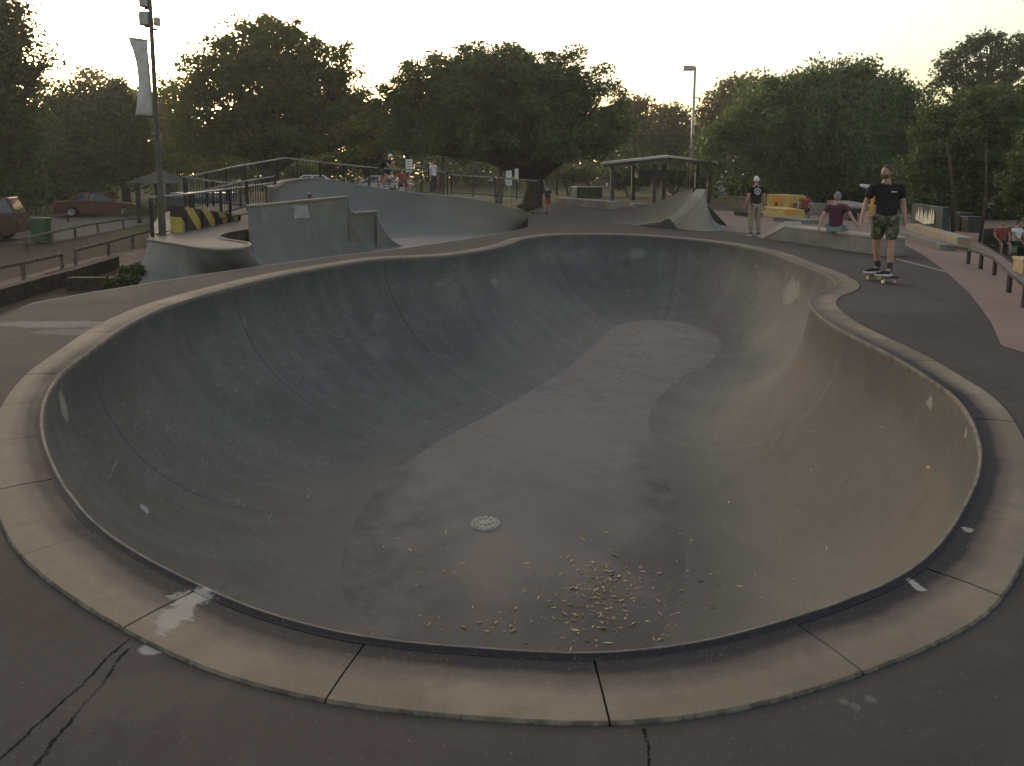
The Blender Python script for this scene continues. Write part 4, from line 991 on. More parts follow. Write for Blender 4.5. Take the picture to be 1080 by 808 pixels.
# ------------------------------------------------------------- people
def skin_obj(name, nodes, edges, mat, parent, sub=1, extra=None, root=0):
    """nodes: list of (pos, rx, ry); grows one continuous surface"""
    me = bpy.data.meshes.new('tmp'); me.from_pydata([tuple(n[0]) for n in nodes], edges, [])
    o = bpy.data.objects.new('tmp', me); COL.objects.link(o)
    md = o.modifiers.new('s', 'SKIN'); md.use_smooth_shade = True; md.branch_smoothing = .4
    sv = me.skin_vertices[0].data
    for i, n in enumerate(nodes): sv[i].radius = (n[1], n[2]); sv[i].use_root = (i == root)
    o.modifiers.new('u', 'SUBSURF').levels = sub
    dg = bpy.context.evaluated_depsgraph_get(); em = bpy.data.meshes.new_from_object(o.evaluated_get(dg))
    bpy.data.objects.remove(o); em.name = name
    if extra:
        bm = bmesh.new(); bm.from_mesh(em)
        for mbx, mi in extra:
            vs = [bm.verts.new(v) for v in mbx.v]
            for f in mbx.f:
                try: fc = bm.faces.new([vs[i] for i in f]); fc.material_index = mi; fc.smooth = True
                except ValueError: pass
        bm.to_mesh(em); bm.free()
    em.materials.clear()
    for m in (mat if isinstance(mat, list) else [mat]): em.materials.append(m)
    em.polygons.foreach_set('use_smooth', [True]*len(em.polygons))
    if name in ('shirt', 'shorts', 'trousers'):
        em.update(); nr_ = [v.normal.copy() for v in em.vertices]
        for v, q_n in zip(em.vertices, nr_):
            p_ = v.co; v.co = p_+q_n*(.011*noise.noise(Vector((p_.x*13+3, p_.y*13, p_.z*6)))+.007*noise.noise(Vector((p_.x*24, p_.y*24+7, p_.z*13+p_.x*12))))
    r = bpy.data.objects.new(name, em); COL.objects.link(r); r.parent = parent; return r
M['helmet'] = plain('helmet_shell', (.03,.03,.03), .3)
M['skin'] = plain('skin', (.36,.20,.14), .55, 0, .08, 8); M['eye'] = plain('eye', (.03,.02,.015), .3); M['lips'] = plain('lips', (.30,.12,.09), .5)
M['beard'] = plain('beard_hair', (.12,.07,.045), .8, 0, .3, 30); M['hair'] = plain('brown_hair', (.05,.03,.018), .7, 0, .3, 20); M['blacktee'] = plain('black_cotton', (.014,.014,.015), .9, 0, .2, 5, .2); M['purpletee'] = plain('plum_cotton', (.085,.030,.045), .9, 0, .15, 5, .2)
t = NT('camo'); n1 = t.noise(9, 2, .4, dist=1); n2 = t.noise(13, 2, .4, dist=1)
cm = t.mix(t.map(n1, .49, .52), (.10,.095,.055), (.045,.05,.028)); cm = t.mix(t.map(n2, .55, .58), cm, (.17,.15,.10)); M['camo'] = t.done(cm, .9)
M['khaki'] = plain('khaki_cotton', (.26,.21,.15), .9, 0, .12, 6); M['whitecloth'] = plain('white_cloth', (.62,.61,.58), .85, 0, .08); M['greycloth'] = plain('grey_cloth', (.20,.20,.20), .9); M['darkcloth'] = plain('dark_cloth', (.035,.035,.04), .9); M['redcloth'] = plain('red_cloth', (.22,.05,.03), .9); M['shoe'] = plain('black_suede', (.018,.017,.016), .8)
STAND = dict(pelvis=(0,0,.95), spine=(0,.01,1.15), chest=(0,.0,1.36), neck=(0,.015,1.50), head=(0,-.01,1.655),
  sh=((-.185,0,1.43),(.185,0,1.43)), el=((-.25,.03,1.14),(.25,.03,1.14)), wr=((-.27,-.04,.89),(.27,-.04,.89)),
  hip=((-.09,0,.90),(.09,0,.90)), kn=((-.11,-.02,.50),(.11,-.02,.50)), an=((-.12,.04,.09),(.12,.04,.09)), toe=((-.14,-.15,.035),(.14,-.15,.035)), look=0, nod=0)
def person(label, loc, rz, pose=None, shirt='blacktee', shorts='khaki', hair='hair', cap=None, capback=False, sleeve=.55, leg=.8, sc=1.0, beard=False, socks=None, shoes='shoe', longp=False, group=None, cat='person'):
    P = dict(STAND); P.update(pose or {})
    q = thing('person', label, cat, tuple(loc), rz, group); q.scale = (sc,)*3
    v = {k: (Vector(x) if not isinstance(x[0], tuple) else [Vector(y) for y in x]) for k, x in P.items() if isinstance(x, tuple)}
    H = v['head']; nodes = []; edges = []
    def nd(p, rx, ry=None): nodes.append((Vector(p), rx, ry or rx)); return len(nodes)-1
    pel = nd(v['pelvis'], .135, .095); sp = nd(v['spine'], .125, .09); ch = nd(v['chest'], .135, .10); nk = nd(v['neck'], .062); nt = nd(v['neck'].lerp(H, .6), .056)
    edges += [(pel, sp), (sp, ch), (ch, nk), (nk, nt)]
    for s in (0, 1):
        sg = -1 if s == 0 else 1
        a = nd(v['sh'][s], .062); e = nd(v['el'][s], .043); m = nd(v['el'][s].lerp(v['wr'][s], .35), .044); w = nd(v['wr'][s], .027, .030)
        edges += [(ch, a), (a, e), (e, m), (m, w)]
        d = (v['wr'][s]-v['el'][s]).normalized(); side = d.cross(Vector((sg, 0, .0)))
        side = side.normalized() if side.length > .1 else Vector((0,1,0)); curl = Vector((-sg*.5, -.1, 0))
        pm = nd(v['wr'][s]+d*.06, .036, .020); edges.append((w, pm)); base = v['wr'][s]+d*.088
        for k, ln in enumerate((.070,.078,.072,.058)):
            o_ = side*(.027-.018*k); k1 = base+o_+d*ln*.12; k2 = base+o_*1.15+d*ln*.62+curl*ln*.18; k3 = base+o_*1.2+d*ln*.95+curl*ln*.55
            i1 = nd(k1, .0095); i2 = nd(k2, .0085); i3 = nd(k3, .007); edges += [(pm, i1), (i1, i2), (i2, i3)]
        t0 = v['wr'][s]+d*.035+side*.034; i1 = nd(t0, .012); i2 = nd(t0+d*.035+side*.018, .010); i3 = nd(t0+d*.060+side*.016+curl*.02, .008); edges += [(w, i1), (i1, i2), (i2, i3)]
        h = nd(v['hip'][s], .092); th = nd(v['hip'][s].lerp(v['kn'][s], .5), .078); k_ = nd(v['kn'][s], .056); cf = nd(v['kn'][s].lerp(v['an'][s], .33), .058); an = nd(v['an'][s], .036)
        hl = nd(v['an'][s].lerp(v['toe'][s], .35)+Vector((0,0,-.02)), .036); to = nd(v['toe'][s], .032, .026)
        edges += [(pel, h), (h, th), (th, k_), (k_, cf), (cf, an), (an, hl), (hl, to)]
    # head
    Rm = (Matrix.Rotation(P['look'], 3, 'Z') @ Matrix.Rotation(P['nod'], 3, 'X')); hd = MB()
    n, m = 28, 22; hv = []; hf = []
    for i in range(m+1):
        th = math.pi*i/m
        for k in range(n):
            ph = 2*math.pi*k/n; x, y, z = math.sin(th)*math.cos(ph), math.sin(th)*math.sin(ph), math.cos(th)
            X, Y, Z = x*.075, y*.095, z*.118
            if z < 0: X *= 1-.28*z*z; Y = Y*(1-.22*z*z) if y > 0 else Y*(1-.05*z*z)
            if y < 0:
                fr = -y; ce = math.exp(-(x/.25)**2)
                Y -= .020*ce*math.exp(-((z+.12)/.16)**2)*fr            # nose
                Y += .010*math.exp(-((abs(x)-.38)/.16)**2)*math.exp(-((z-.08)/.10)**2)*fr  # eye sockets
                Y -= .006*math.exp(-((z-.22)/.09)**2)*fr               # brow
                Y -= .007*math.exp(-(x/.3)**2)*math.exp(-((z+.78)/.16)**2)   # chin
                Y -= .004*math.exp(-(x/.28)**2)*math.exp(-((z+.46)/.09)**2)*fr # lips
            hv.append(H+Rm @ Vector((X, Y, Z)))
    for i in range(m):
        for k in range(n): a, b = i*n+k, i*n+(k+1)%n; hf.append((a, a+n, b+n, b))
    hd.add(hv, hf)
    for sg in (-1, 1): hd.ell(H+Rm @ Vector((sg*.075, .008, -.005)), (.010,.018,.032), 10, 8, Rm)
    ey = MB(); lp_ = MB()
    for sg in (-1, 1): ey.ell(H+Rm @ Vector((sg*.028, -.082, .008)), (.011,.009,.006), 10, 6, Rm)
    lp_.ell(H+Rm @ Vector((0, -.092, -.055)), (.022,.008,.007), 10, 6, Rm)
    skin_obj('body', nodes, edges, [M['skin'], M['eye'], M['lips']], q, 1, [(hd, 0), (ey, 1), (lp_, 2)])
    # hair / cap
    hm = MB(); hv = []; n, m = 28, 12
    for i in range(m+1):
        for k in range(n):
            ph = 2*math.pi*k/n; fr = max(0, -math.sin(ph)); lim = math.pi*(.62-.30*fr**.6) if not cap else math.pi*(.56-.16*fr)
            th = lim*i/m; x, y, z = math.sin(th)*math.cos(ph), math.sin(th)*math.sin(ph), math.cos(th)
            e_ = 1.10+.02*math.sin(7*ph+i)-.05*(i/m)**3
            hv.append(H+Rm @ Vector((x*.075*e_, y*.095*e_+.003, z*.118*e_)))
    for i in range(m):
        for k in range(n): a, b = i*n+k, i*n+(k+1)%n; hf_ = (a, a+n, b+n, b); hm.f.append(list(hf_)); hm.mi.append(0)
    hm.v = hv; nm = 'hair' if not cap else 'cap'
    co = hm.build(nm, M[cap] if cap else M[hair], q, smooth=True)
    if cap == 'whitecloth' or capback or (cap and cap != 'helmet'):
        s_ = 1 if capback else -1; bmb = MB(); rr = []
        for j in range(6):
            u = -1+2*j/5; rr.append([H+Rm @ Vector((u*.068, s_*(.085*math.sqrt(max(1-u*u*.6, 0))), .035)), H+Rm @ Vector((u*.060, s_*(.085+.075*math.sqrt(max(1-u*u*.75, 0))), .022))])
        if True:
            bmb.loft(rr); b3 = bmb.build('visor', M[cap], co, smooth=True); b3.modifiers.new('t','SOLIDIFY').thickness = .006
    if beard:
        bm_ = MB(); rows = []
        for i in range(6):
            z = -.42-.52*i/5; rows.append([])
            for k in range(13):
                ph = math.pi+math.pi*k/12; rz_ = math.sqrt(max(1-z*z, .02)); X = math.cos(ph)*rz_*.075*(1-.28*z*z)*1.06; Y = math.sin(ph)*rz_*.095*1.05-.006
                if i == 0 and 3 < k < 9: z2 = -.52
                else: z2 = z
                rows[-1].append(H+Rm @ Vector((X, Y-.004*(i > 3), z2*.118*1.02)))
        bm_.loft(rows); bm_.build('beard', M['beard'], q, smooth=True)
    # shirt
    N = []; E_ = []
    def nn(p, rx, ry=None): N.append((Vector(p), rx, ry or rx)); return len(N)-1
    a0_ = nn(v['pelvis']+Vector((0,0,-.06 if v['pelvis'].z > .5 else .02)), .178, .140); a = nn(v['pelvis']+Vector((0,0,.06)), .178, .138); b = nn(v['spine'], .170, .130); c = nn(v['chest'], .168, .130); d_ = nn(v['neck']+Vector((0,0,-.045)), .095, .085); d2 = nn(v['neck']+Vector((0,0,-.005)), .076, .076)
    E_ += [(a0_, a), (a, b), (b, c), (c, d_), (d_, d2)]
    for s in (0, 1):
        i1 = nn(v['sh'][s]+Vector((0,0,.004)), .093); i2 = nn(v['sh'][s].lerp(v['el'][s], sleeve*.6), .082); i3 = nn(v['sh'][s].lerp(v['el'][s], sleeve), .080)
        E_ += [(c, i1), (i1, i2), (i2, i3)]
    skin_obj('shirt', N, E_, M[shirt], q, 2)
    N = []; E_ = []; a = nn(v['pelvis']+Vector((0,0,.02)), .155, .122)
    for s in (0, 1):
        i1 = nn(v['hip'][s], .118); i2 = nn(v['hip'][s].lerp(v['kn'][s], .5), .112); i3 = nn(v['hip'][s].lerp(v['kn'][s], leg if not longp else 1), .108 if not longp else .085); E_ += [(a, i1), (i1, i2), (i2, i3)]
        if longp: i4 = nn(v['kn'][s].lerp(v['an'][s], .9), .062); E_.append((i3, i4))
    skin_obj('trousers' if longp else 'shorts', N, E_, M[shorts], q, 2)
    for s in (0, 1):
        N = []; E_ = []; ak, to = v['an'][s], v['toe'][s]; f = (to-ak); f.z = 0; f.normalize()
        g0 = min(ak.z-.05, to.z)+.0
        i0 = nn(Vector((ak.x, ak.y, ak.z-.045))-f*.035, .046, .040); i1 = nn(ak.lerp(to, .5)+Vector((0,0,-.012)), .048, .040); i2 = nn(to+f*.0, .046, .030); i3 = nn(to+f*.055, .036, .024); i4 = nn(ak+Vector((0,0,.0)), .048, .048)
        E_ += [(i0, i1), (i1, i2), (i2, i3), (i0, i4)]
        so = skin_obj('shoe', N, E_, M[shoes], q, 2)
        mb = MB(); c = ak.lerp(to, .55)+f*.012; c.z = min(ak.z, to.z+.05)-.062; zz = to.z-.031
        an_ = math.atan2(f.y, f.x); mb.lathe([(1,0),(1.03,.012),(1,.024)], 16); mb.v = [Vector((ak.lerp(to, .55).x, ak.lerp(to, .55).y, zz))+Matrix.Rotation(an_, 3, 'Z') @ Vector((p.x*.148, p.y*.05, p.z)) for p in mb.v]; mb.build('sole', M['whitecloth'], so)
        if socks:
            N = []; E_ = []; i0 = nn(ak, .045); i1 = nn(ak.lerp(v['kn'][s], .36), .056); E_ = [(i0, i1)]; skin_obj('sock', N, E_, M[socks], q, 2)
    return q

# the skateboarder
sk = G(929,297)
pose = dict(pelvis=(.01,0,.95), spine=(.0,.0,1.15), chest=(-.01,-.01,1.36), neck=(-.02,-.01,1.50), head=(-.03,-.05,1.65),
  sh=((-.205,.0,1.42),(.19,.03,1.42)), el=((-.29,.09,1.16),(.245,.04,1.15)), wr=((-.34,-.02,.93),(.265,-.08,.90)),
  hip=((-.10,0,.90),(.10,0,.90)), kn=((-.10,.05,.50),(.10,-.11,.50)), an=((-.04,.17,.10),(.10,-.15,.10)), toe=((-.20,.09,.04),(-.06,-.23,.04)), look=-.75, nod=-.18)
pr = person('man in black T-shirt and camouflage shorts riding a skateboard', sk+Vector((0,0,.115)), R(-22), pose, 'blacktee', 'camo', beard=True, socks='darkcloth', leg=.88, sc=1.0, sleeve=.72)
mb = MB(); mb.v = []; 
shirt_o = [c for c in kids(pr) if c.name.startswith('shirt')][0]
# chest print raised from the shirt surface
pv = [v.co for v in shirt_o.data.vertices]
def fronty(x, z): 
    c = [(abs(p.x-x)+abs(p.z-z), p.y) for p in pv if p.y < 0]; c.sort(key=lambda a: a[0]); return sum(y for _, y in c[:3])/3
mb.loft([[Vector((x, fronty(x, z)-.008, z)) for x in (.045,.065,.085,.105,.125)] for z in (1.335,1.345,1.355)]); mb.build('chest_print', M['whitecloth'], shirt_o)
sb = thing('skateboard', 'worn black skateboard under the feet of the man in camouflage shorts', 'skateboard', tuple(sk), R(-86))
mb = MB(); rows = []
for i in range(25):
    x = -.41+.82*i/24; k = max(0, abs(x)-.27)/.14; w = .10*math.sqrt(max(1-k**3.2, .02)); z = .095+.045*k**1.6
    rows.append([Vector((x, -w, z)), Vector((x, -w*.9, z-.006)), Vector((x, w*.9, z-.006)), Vector((x, w, z)), Vector((x, w*.9, z+.006)), Vector((x, -w*.9, z+.006))])
mb.loft(rows, closed=True); mb.f += [list(range(6))[::-1], list(range(24*6, 25*6))]; mb.mi += [0, 0]
mb.build('deck', M['redcloth'], sb, smooth='auto')
mb = MB(); mb.loft([[r[5]+Vector((0,.004,.0015)), r[4]+Vector((0,-.004,.0015))] for r in rows[1:-1]]); mb.build('grip_tape', M['black'], sb)
for s in (-1, 1):
    mb = MB(); mb.bar((s*.21,-.08,.055), (s*.21,.08,.055), .03, .025); mb.box((s*.21, 0, .075), (.07,.05,.035)); tk = mb.build('truck', M['galv'], sb)
    for e in (-1, 1):
        mb = MB(); T = Matrix.Rotation(R(90), 4, 'X'); mb.lathe([(.012,-.017),(.023,-.017),(.027,-.010),(.027,.010),(.023,.017),(.012,.017)], 16); mb.v = [Vector((s*.21, e*.095, .028))+T @ v for v in mb.v]; mb.build('wheel', M['cream'], tk, smooth='auto')

# man seen from behind in a white cap
mc = G(795,248.5)
pc = person('man seen from behind in white cap and black T-shirt with round white back logo', mc, R(186), dict(toe=((-.15,-.15,.035),(.13,-.15,.035)), el=((-.25,.05,1.15),(.26,.06,1.15)), wr=((-.27,.0,.90),(.30,-.04,.92))), 'blacktee', 'khaki', cap='whitecloth', capback=True, sc=.965, sleeve=.6, longp=True)
sh_o = [c for c in kids(pc) if c.name.startswith('shirt')][0]; pv = [v.co for v in sh_o.data.vertices]
def backy(x, z):
    c = [(abs(p.x-x)+abs(p.z-z), p.y) for p in pv if p.y > 0]; c.sort(key=lambda a: a[0]); return sum(y for _, y in c[:3])/3
mb = MB()
rg = [[Vector((r_*math.cos(a), 0, 1.33+r_*math.sin(a))) for a in [2*math.pi*k/24 for k in range(24)]] for r_ in (.075,.098)]
for row in rg:
    for p in row: p.y = backy(p.x, p.z)+.012
mb.loft(rg, closed=True)
s4 = [Vector((x, 0, 1.33+z)) for x, z in ((-.035,-.035),(.035,-.035),(.035,.035),(-.035,.035),(-.02,-.02),(.02,-.02),(.02,.02),(-.02,.02))]
for p in s4: p.y = backy(p.x, p.z)+.012
mb.add(s4, [(0,1,5,4),(1,2,6,5),(2,3,7,6),(3,0,4,7)]); mb.build('back_logo', M['whitecloth'], sh_o)

SIT = dict(pelvis=(0,0,.10), spine=(0,.0,.30), chest=(0,-.02,.52), neck=(0,-.02,.66), head=(0,-.05,.81), sh=((-.19,0,.59),(.19,0,.59)), el=((-.36,.10,.36),(.27,.10,.34)), wr=((-.52,.16,.14),(.31,.20,.10)),
  hip=((-.10,-.03,.06),(.10,-.03,.06)), kn=((-.14,-.46,.08),(.14,-.46,.08)), an=((-.14,-.50,-.32),(.14,-.50,-.32)), toe=((-.15,-.68,-.37),(.15,-.68,-.37)), look=.1, nod=0)
p = G(867,244,.42); p = p+n_*.36; p.z = .42
person('man in plum T-shirt and grey cap sitting on the concrete ledge, seen from behind', p, R(143), SIT, 'purpletee', 'greycloth', cap='greycloth', sleeve=.6, sc=1.0)
p = G(851,231)+Vector((0,.3,.30))
person('person in reddish top and dark cap sitting left of the man in plum', p, R(150), dict(SIT, head=(0,-.12,.78)), 'redcloth', 'darkcloth', cap='darkcloth', sc=.85)
# child
p = G(577,226)
person('child in dark top and helmet standing beside a red scooter', p, R(-10), dict(), 'darkcloth', 'redcloth', cap='helmet', sc=.72)
scq = thing('scooter', 'small red kick scooter held beside the child', 'scooter', (p.x-.35, p.y-.05, 0), R(-20))
mb = MB(); mb.box((0,0,.09), (.55,.11,.03)); mb.build('deck', M['redcloth'], scq, bevel=.01)
mb = MB(); mb.tube([(.30,0,.10),(.24,0,.78)], .018, 8); st0 = mb.build('steering_tube', M['galv'], scq); mb = MB(); mb.tube([(.24,-.18,.78),(.24,.18,.78)], .015, 8); mb.build('handlebar', M['redcloth'], scq)
for x in (-.30,.33):
    mb = MB(); T = Matrix.Rotation(R(90), 4, 'X'); mb.lathe([(.02,-.012),(.05,-.012),(.05,.012),(.02,.012)], 16); mb.v = [Vector((x,0,.055))+T @ v for v in mb.v]; mb.build('wheel', M['rubber'], scq)
# helmeted head behind the tall quarter pipe
p = W(327,209,21); p = Vector((p.x, p.y, FLZ+.02)); topz = W(327,203.8,21).z
person('person in a black helmet standing behind the tall quarter pipe with only the helmet showing', p, R(170), None, 'darkcloth', 'darkcloth', cap='helmet', sc=(topz-FLZ)/1.79)
# far group on the raised platform
def plat(px, py, D):
    p = W(px, py, D); return p
p = plat(404,201,30); bz = p.z
RIDE = dict(pelvis=(0,.10,.92), spine=(0,.02,1.10), chest=(0,-.16,1.26), neck=(0,-.28,1.36), head=(0,-.36,1.49), sh=((-.18,-.2,1.30),(.18,-.2,1.30)), el=((-.27,-.40,1.08),(.27,-.40,1.08)), wr=((-.25,-.55,.98),(.25,-.55,.98)),
   hip=((-.09,.08,.88),(.09,.08,.88)), kn=((-.12,-.22,.66),(.12,-.10,.52)), an=((-.12,-.02,.30),(.12,.05,.20)), toe=((-.12,-.2,.26),(.12,-.13,.16)))
person('cyclist in black T-shirt and white helmet leaning over an orange bicycle on the raised platform', p, R(78), RIDE, 'blacktee', 'darkcloth', cap='helmet_white' if False else 'whitecloth', sc=.95)
bk = thing('bicycle', 'small orange stunt bicycle under the cyclist in the white helmet', 'bicycle', tuple(p), R(78))
T = Matrix.Rotation(R(90), 4, 'Y')
for y in (-.52,.42):
    mb = MB(); 
    for k in range(24):
        a = 2*math.pi*k/24
    rr = [[Vector((.02*math.cos(b), y+(.25+.02*math.sin(b))*math.cos(a), .26+(.25+.02*math.sin(b))*math.sin(a))) for b in [2*math.pi*j/6 for j in range(7)]] for a in [2*math.pi*k/20 for k in range(21)]]
    mb.loft(rr); wv = mb.build('wheel', M['rubber'], bk, smooth=True); mb = MB()
    for k in range(10): a = 2*math.pi*k/10; mb.tube([(0,y,.26),(0,y+.24*math.cos(a),.26+.24*math.sin(a))], .004, 4)
    mb.tube([(-.05,y,.26),(.05,y,.26)], .02, 8); mb.build('spokes', M['galv'], wv)
mb = MB(); 
for a, b in (((0,-.38,.72),(0,-.02,.30)),((0,-.36,.62),(0,.12,.60)),((0,.12,.64),(0,-.02,.30)),((0,-.02,.30),(0,.42,.26)),((0,.12,.58),(0,.42,.26))): mb.tube([a, b], .02, 8)
mb.build('frame', M['orange'], bk); mb = MB(); mb.tube([(0,-.39,.76),(0,-.52,.26)], .02, 8); mb.build('fork', M['galv'], bk)
mb = MB(); mb.tube([(-.32,-.42,.96),(-.2,-.42,.96),(-.08,-.39,.76),(.08,-.39,.76),(.2,-.42,.96),(.32,-.42,.96)], .014, 8); mb.build('handlebar', M['galv'], bk)
mb = MB(); mb.ell((0,.16,.68), (.06,.12,.03)); mb.build('saddle', M['rubber'], bk)
p = plat(457,206,32.5); person('man in white T-shirt and dark trousers standing by the black fence', p, R(60), dict(), 'whitecloth', 'darkcloth', longp=True, sc=.92)
p = plat(424,203,31.5); person('person in reddish clothes crouching beside the cyclist behind the railing', Vector((p.x, p.y, p.z+.30)), R(40), SIT, 'redcloth', 'darkcloth', sc=.85)
p = G(748,213); person('person in olive top standing behind the rounded ramp peak', Vector((p.x, p.y, 0)), R(200), None, 'greycloth', 'darkcloth', sc=.95)
M['olive'] = plain('olive_cloth', (.09,.09,.05), .9)
p = W(1068,262,23); p.z = zg(p.x, p.y); bench = thing('low_bench', 'low dark bench under the people at the right edge', 'bench', (p.x+.25, p.y+.6, p.z))
mb = MB(); mb.box((0,0,.36), (1.3,.4,.06)); mb.build('seat', M['timber'], bench, bevel=.01)
for s in (-.5,.5): mb = MB(); mb.box((s,0,.165), (.08,.34,.33)); mb.build('leg', M['under'], bench)
person('person in red top sitting on the low bench at the right edge', Vector((p.x, p.y+.6, p.z+.39)), R(-15), dict(SIT, wr=((-.16,-.34,.16),(.16,-.34,.16)), el=((-.25,-.10,.34),(.25,-.10,.34))), 'redcloth', 'darkcloth', sc=.88)
person('person in white top sitting at the very right edge of the picture', Vector((p.x+.55, p.y+.65, p.z+.39)), R(20), dict(SIT, wr=((-.16,-.34,.16),(.16,-.34,.16)), el=((-.25,-.10,.34),(.25,-.10,.34))), 'whitecloth', 'darkcloth', sc=.88)
# ------------------------------------------------------------- trees
def leaves_mesh(name, C, size, mat, parent, droop=0.0, aspect=.55):
    """C: (n,3) centres -> small folded leaf clumps"""
    n = len(C); s = size*RNG.uniform(.55, 1.35, n)
    a = RNG.normal(size=(n, 3)); a[:, 2] *= .6; a[:, 2] -= droop*2; a /= np.linalg.norm(a, axis=1)[:, None]
    b = RNG.normal(size=(n, 3)); b -= a*(a*b).sum(1)[:, None]; b /= np.linalg.norm(b, axis=1)[:, None]
    c = np.cross(a, b); S_ = s[:, None]
    V = np.empty((n, 5, 3)); V[:, 0] = C-a*S_*.5; V[:, 1] = C+b*S_*aspect*.5+c*S_*.12; V[:, 2] = C+a*S_*.5; V[:, 3] = C-b*S_*aspect*.5+c*S_*.12; V[:, 4] = C
    F = np.array([[0,1,4],[1,2,4],[0,4,3],[4,2,3]]); 
    V4 = V[:, :4]; me = bpy.data.meshes.new(name); me.vertices.add(n*4); me.vertices.foreach_set('co', V4.reshape(-1))
    me.loops.add(n*4); me.loops.foreach_set('vertex_index', np.arange(n*4, dtype=np.int32)); me.polygons.add(n)
    me.polygons.foreach_set('loop_start', np.arange(0, n*4, 4, dtype=np.int32)); me.polygons.foreach_set('loop_total', np.full(n, 4, dtype=np.int32)); me.update()
    me.materials.append(mat); o = bpy.data.objects.new(name, me); COL.objects.link(o); o.parent = parent
    if parent is not None: o.matrix_parent_inverse = rootmat(parent).inverted()
    return o
def crown_points(lobes, n, clump=1.0, nclump=None, hollow=.35, weep=0):
    vol = np.array([l[3]*l[4]*l[5] for l in lobes])**.75; vol = vol/vol.sum(); out = []
    for l, w in zip(lobes, vol):
        c = np.array(l[:3]); r = np.array(l[3:6]); k = max(6, int((nclump or 60)*w*len(lobes)**.5*1.2)); d = RNG.normal(size=(k, 3)); d /= np.linalg.norm(d, axis=1)[:, None]
        rad = RNG.uniform(hollow, 1.0, k)**.6; rad *= RNG.uniform(.86, 1.10, k); cc = c+d*r*rad[:, None]
        m = int(n*w); pick = RNG.integers(0, k, m); cr = clump*RNG.uniform(.5, 1.25, k)
        g = RNG.normal(size=(m, 3)); g /= np.maximum(np.linalg.norm(g, axis=1)[:, None], .3); g *= RNG.uniform(0, 1, m)[:, None]**.5
        g[:, 2] *= .62
        if weep: g[:, 2] -= RNG.exponential(weep, m)
        out.append(cc[pick]+g*cr[pick][:, None])
    return np.concatenate(out)
def tree(name, label, base, lobes_px, D, nl, size, mat, trunk_r=.4, bark='bark', clump=1.1, ncl=60, weep=0, zmin=None, group=None, cat='tree', hollow=.35, deep=1.0, limbs=True, minz=.25, wig=1.0):
    S_ = D/747; lob = []
    for l in lobes_px:
        px, py, rx, ry = l[:4]; dd = (l[4] if len(l) > 4 else 0)+random.uniform(-.12, .12)*rx*S_; p = W(px, py, D+dd)
        lob.append((p.x, p.y, p.z, rx*S_, rx*S_*.85*deep, ry*S_))
    bx = W(base, 190, D); gz = zg(bx.x, D); q = thing(name, label, cat, (bx.x, D, gz), 0, group); b0 = Vector((bx.x, D, gz-.1))
    C = crown_points(lob, nl, clump, ncl, hollow, weep); C = C[C[:, 2] > gz+minz]
    leaves_mesh('crown', C, size, mat, q, droop=.5 if weep else 0)
    mb = MB(); cz = sum(l[2] for l in lob)/len(lob); fork = b0+Vector((random.uniform(-.3,.3), 0, max(1.2, (cz-gz)*.38)))
    mb.tube([b0, b0.lerp(fork, .15)+Vector((.05,0,0)), b0.lerp(fork, .6)+Vector((.1*wig,.1,0)), fork], [trunk_r*1.5, trunk_r, trunk_r*.85, trunk_r*.75], 10)
    if limbs:
        for l in lob:
            e = Vector(l[:3]); m1 = fork.lerp(e, .4)+Vector((random.uniform(-.5,.5)*wig, random.uniform(-.4,.4), .35)); f0 = fork-Vector((0,0,trunk_r*.5))
            mb.tube([f0, m1, fork.lerp(e, .75)+Vector((random.uniform(-.3,.3),0,.2)), e+Vector((0,0,l[5]*.3))], [trunk_r*.55, trunk_r*.36, trunk_r*.22, trunk_r*.06], 7)
            for _ in range(4):
                e2 = e+Vector((random.uniform(-1,1)*l[3], random.uniform(-1,1)*l[4], random.uniform(-.3,.9)*l[5]))*.8; s0 = m1.lerp(e, random.uniform(.2,.7))
                mb.tube([s0, s0.lerp(e2, .5)+Vector((0,0,.15)), e2], [trunk_r*.2, trunk_r*.12, trunk_r*.03], 5)
    mb.build('trunk', M[bark], q, world=True, smooth=True)
    return q
tree('broadleaf_tree', 'very dark tall tree filling the left edge of the picture', -8, [(-20,10,40,36),(18,20,26,26),(-15,75,50,55),(14,60,26,36),(5,120,40,45),(-40,150,60,60),(22,150,32,44),(15,195,34,30),(46,60,12,8),(52,66,9,6),(-60,40,60,80)], 33, 42000, .22, M['leaf_dark'], .45, clump=.95, ncl=120, hollow=.2)
tree('dense_tree', 'dark bushy tree mass behind the red sedan', 75, [(60,125,30,42),(88,122,32,38),(50,165,34,34),(95,165,38,36),(70,185,42,20)], 50, 26000, .27, M['leaf_dark'], .4, clump=1.3, ncl=110, hollow=.2)
tree('dense_tree', 'dark rounded tree behind the small hut', 132, [(125,120,28,34),(142,140,20,36),(118,165,34,32),(145,175,28,24)], 52, 18000, .27, M['leaf_dark'], .35, clump=1.3, ncl=90, hollow=.2)
tree('airy_tree', 'thin yellowish tree top glowing against the low sun on the left', 100, [(98,88,20,18),(84,96,12,12),(116,100,16,14),(134,108,14,12),(104,120,40,22)], 72, 5200, .38, M['leaf_pale'], .25, clump=1.5, ncl=55)
tree('broadleaf_tree', 'big spreading tree with uneven crown left of centre', 288, [(292,38,24,18),(262,45,26,22),(322,48,24,20),(235,62,28,24),(345,68,24,26),(212,84,28,26),(280,78,50,30),(340,98,38,28),(196,112,26,24),(235,115,44,34),(300,120,52,34),(365,92,22,24),(378,112,20,22),(352,135,34,26),(205,140,32,20),(262,148,40,20),(300,150,44,20),(345,158,34,18),(225,158,34,16),(385,150,24,24),(290,100,60,40),(285,98,102,70),(285,72,74,54)], 50, 84000, .25, M['leaf_mid'], .62, clump=1.15, ncl=95, hollow=.2)
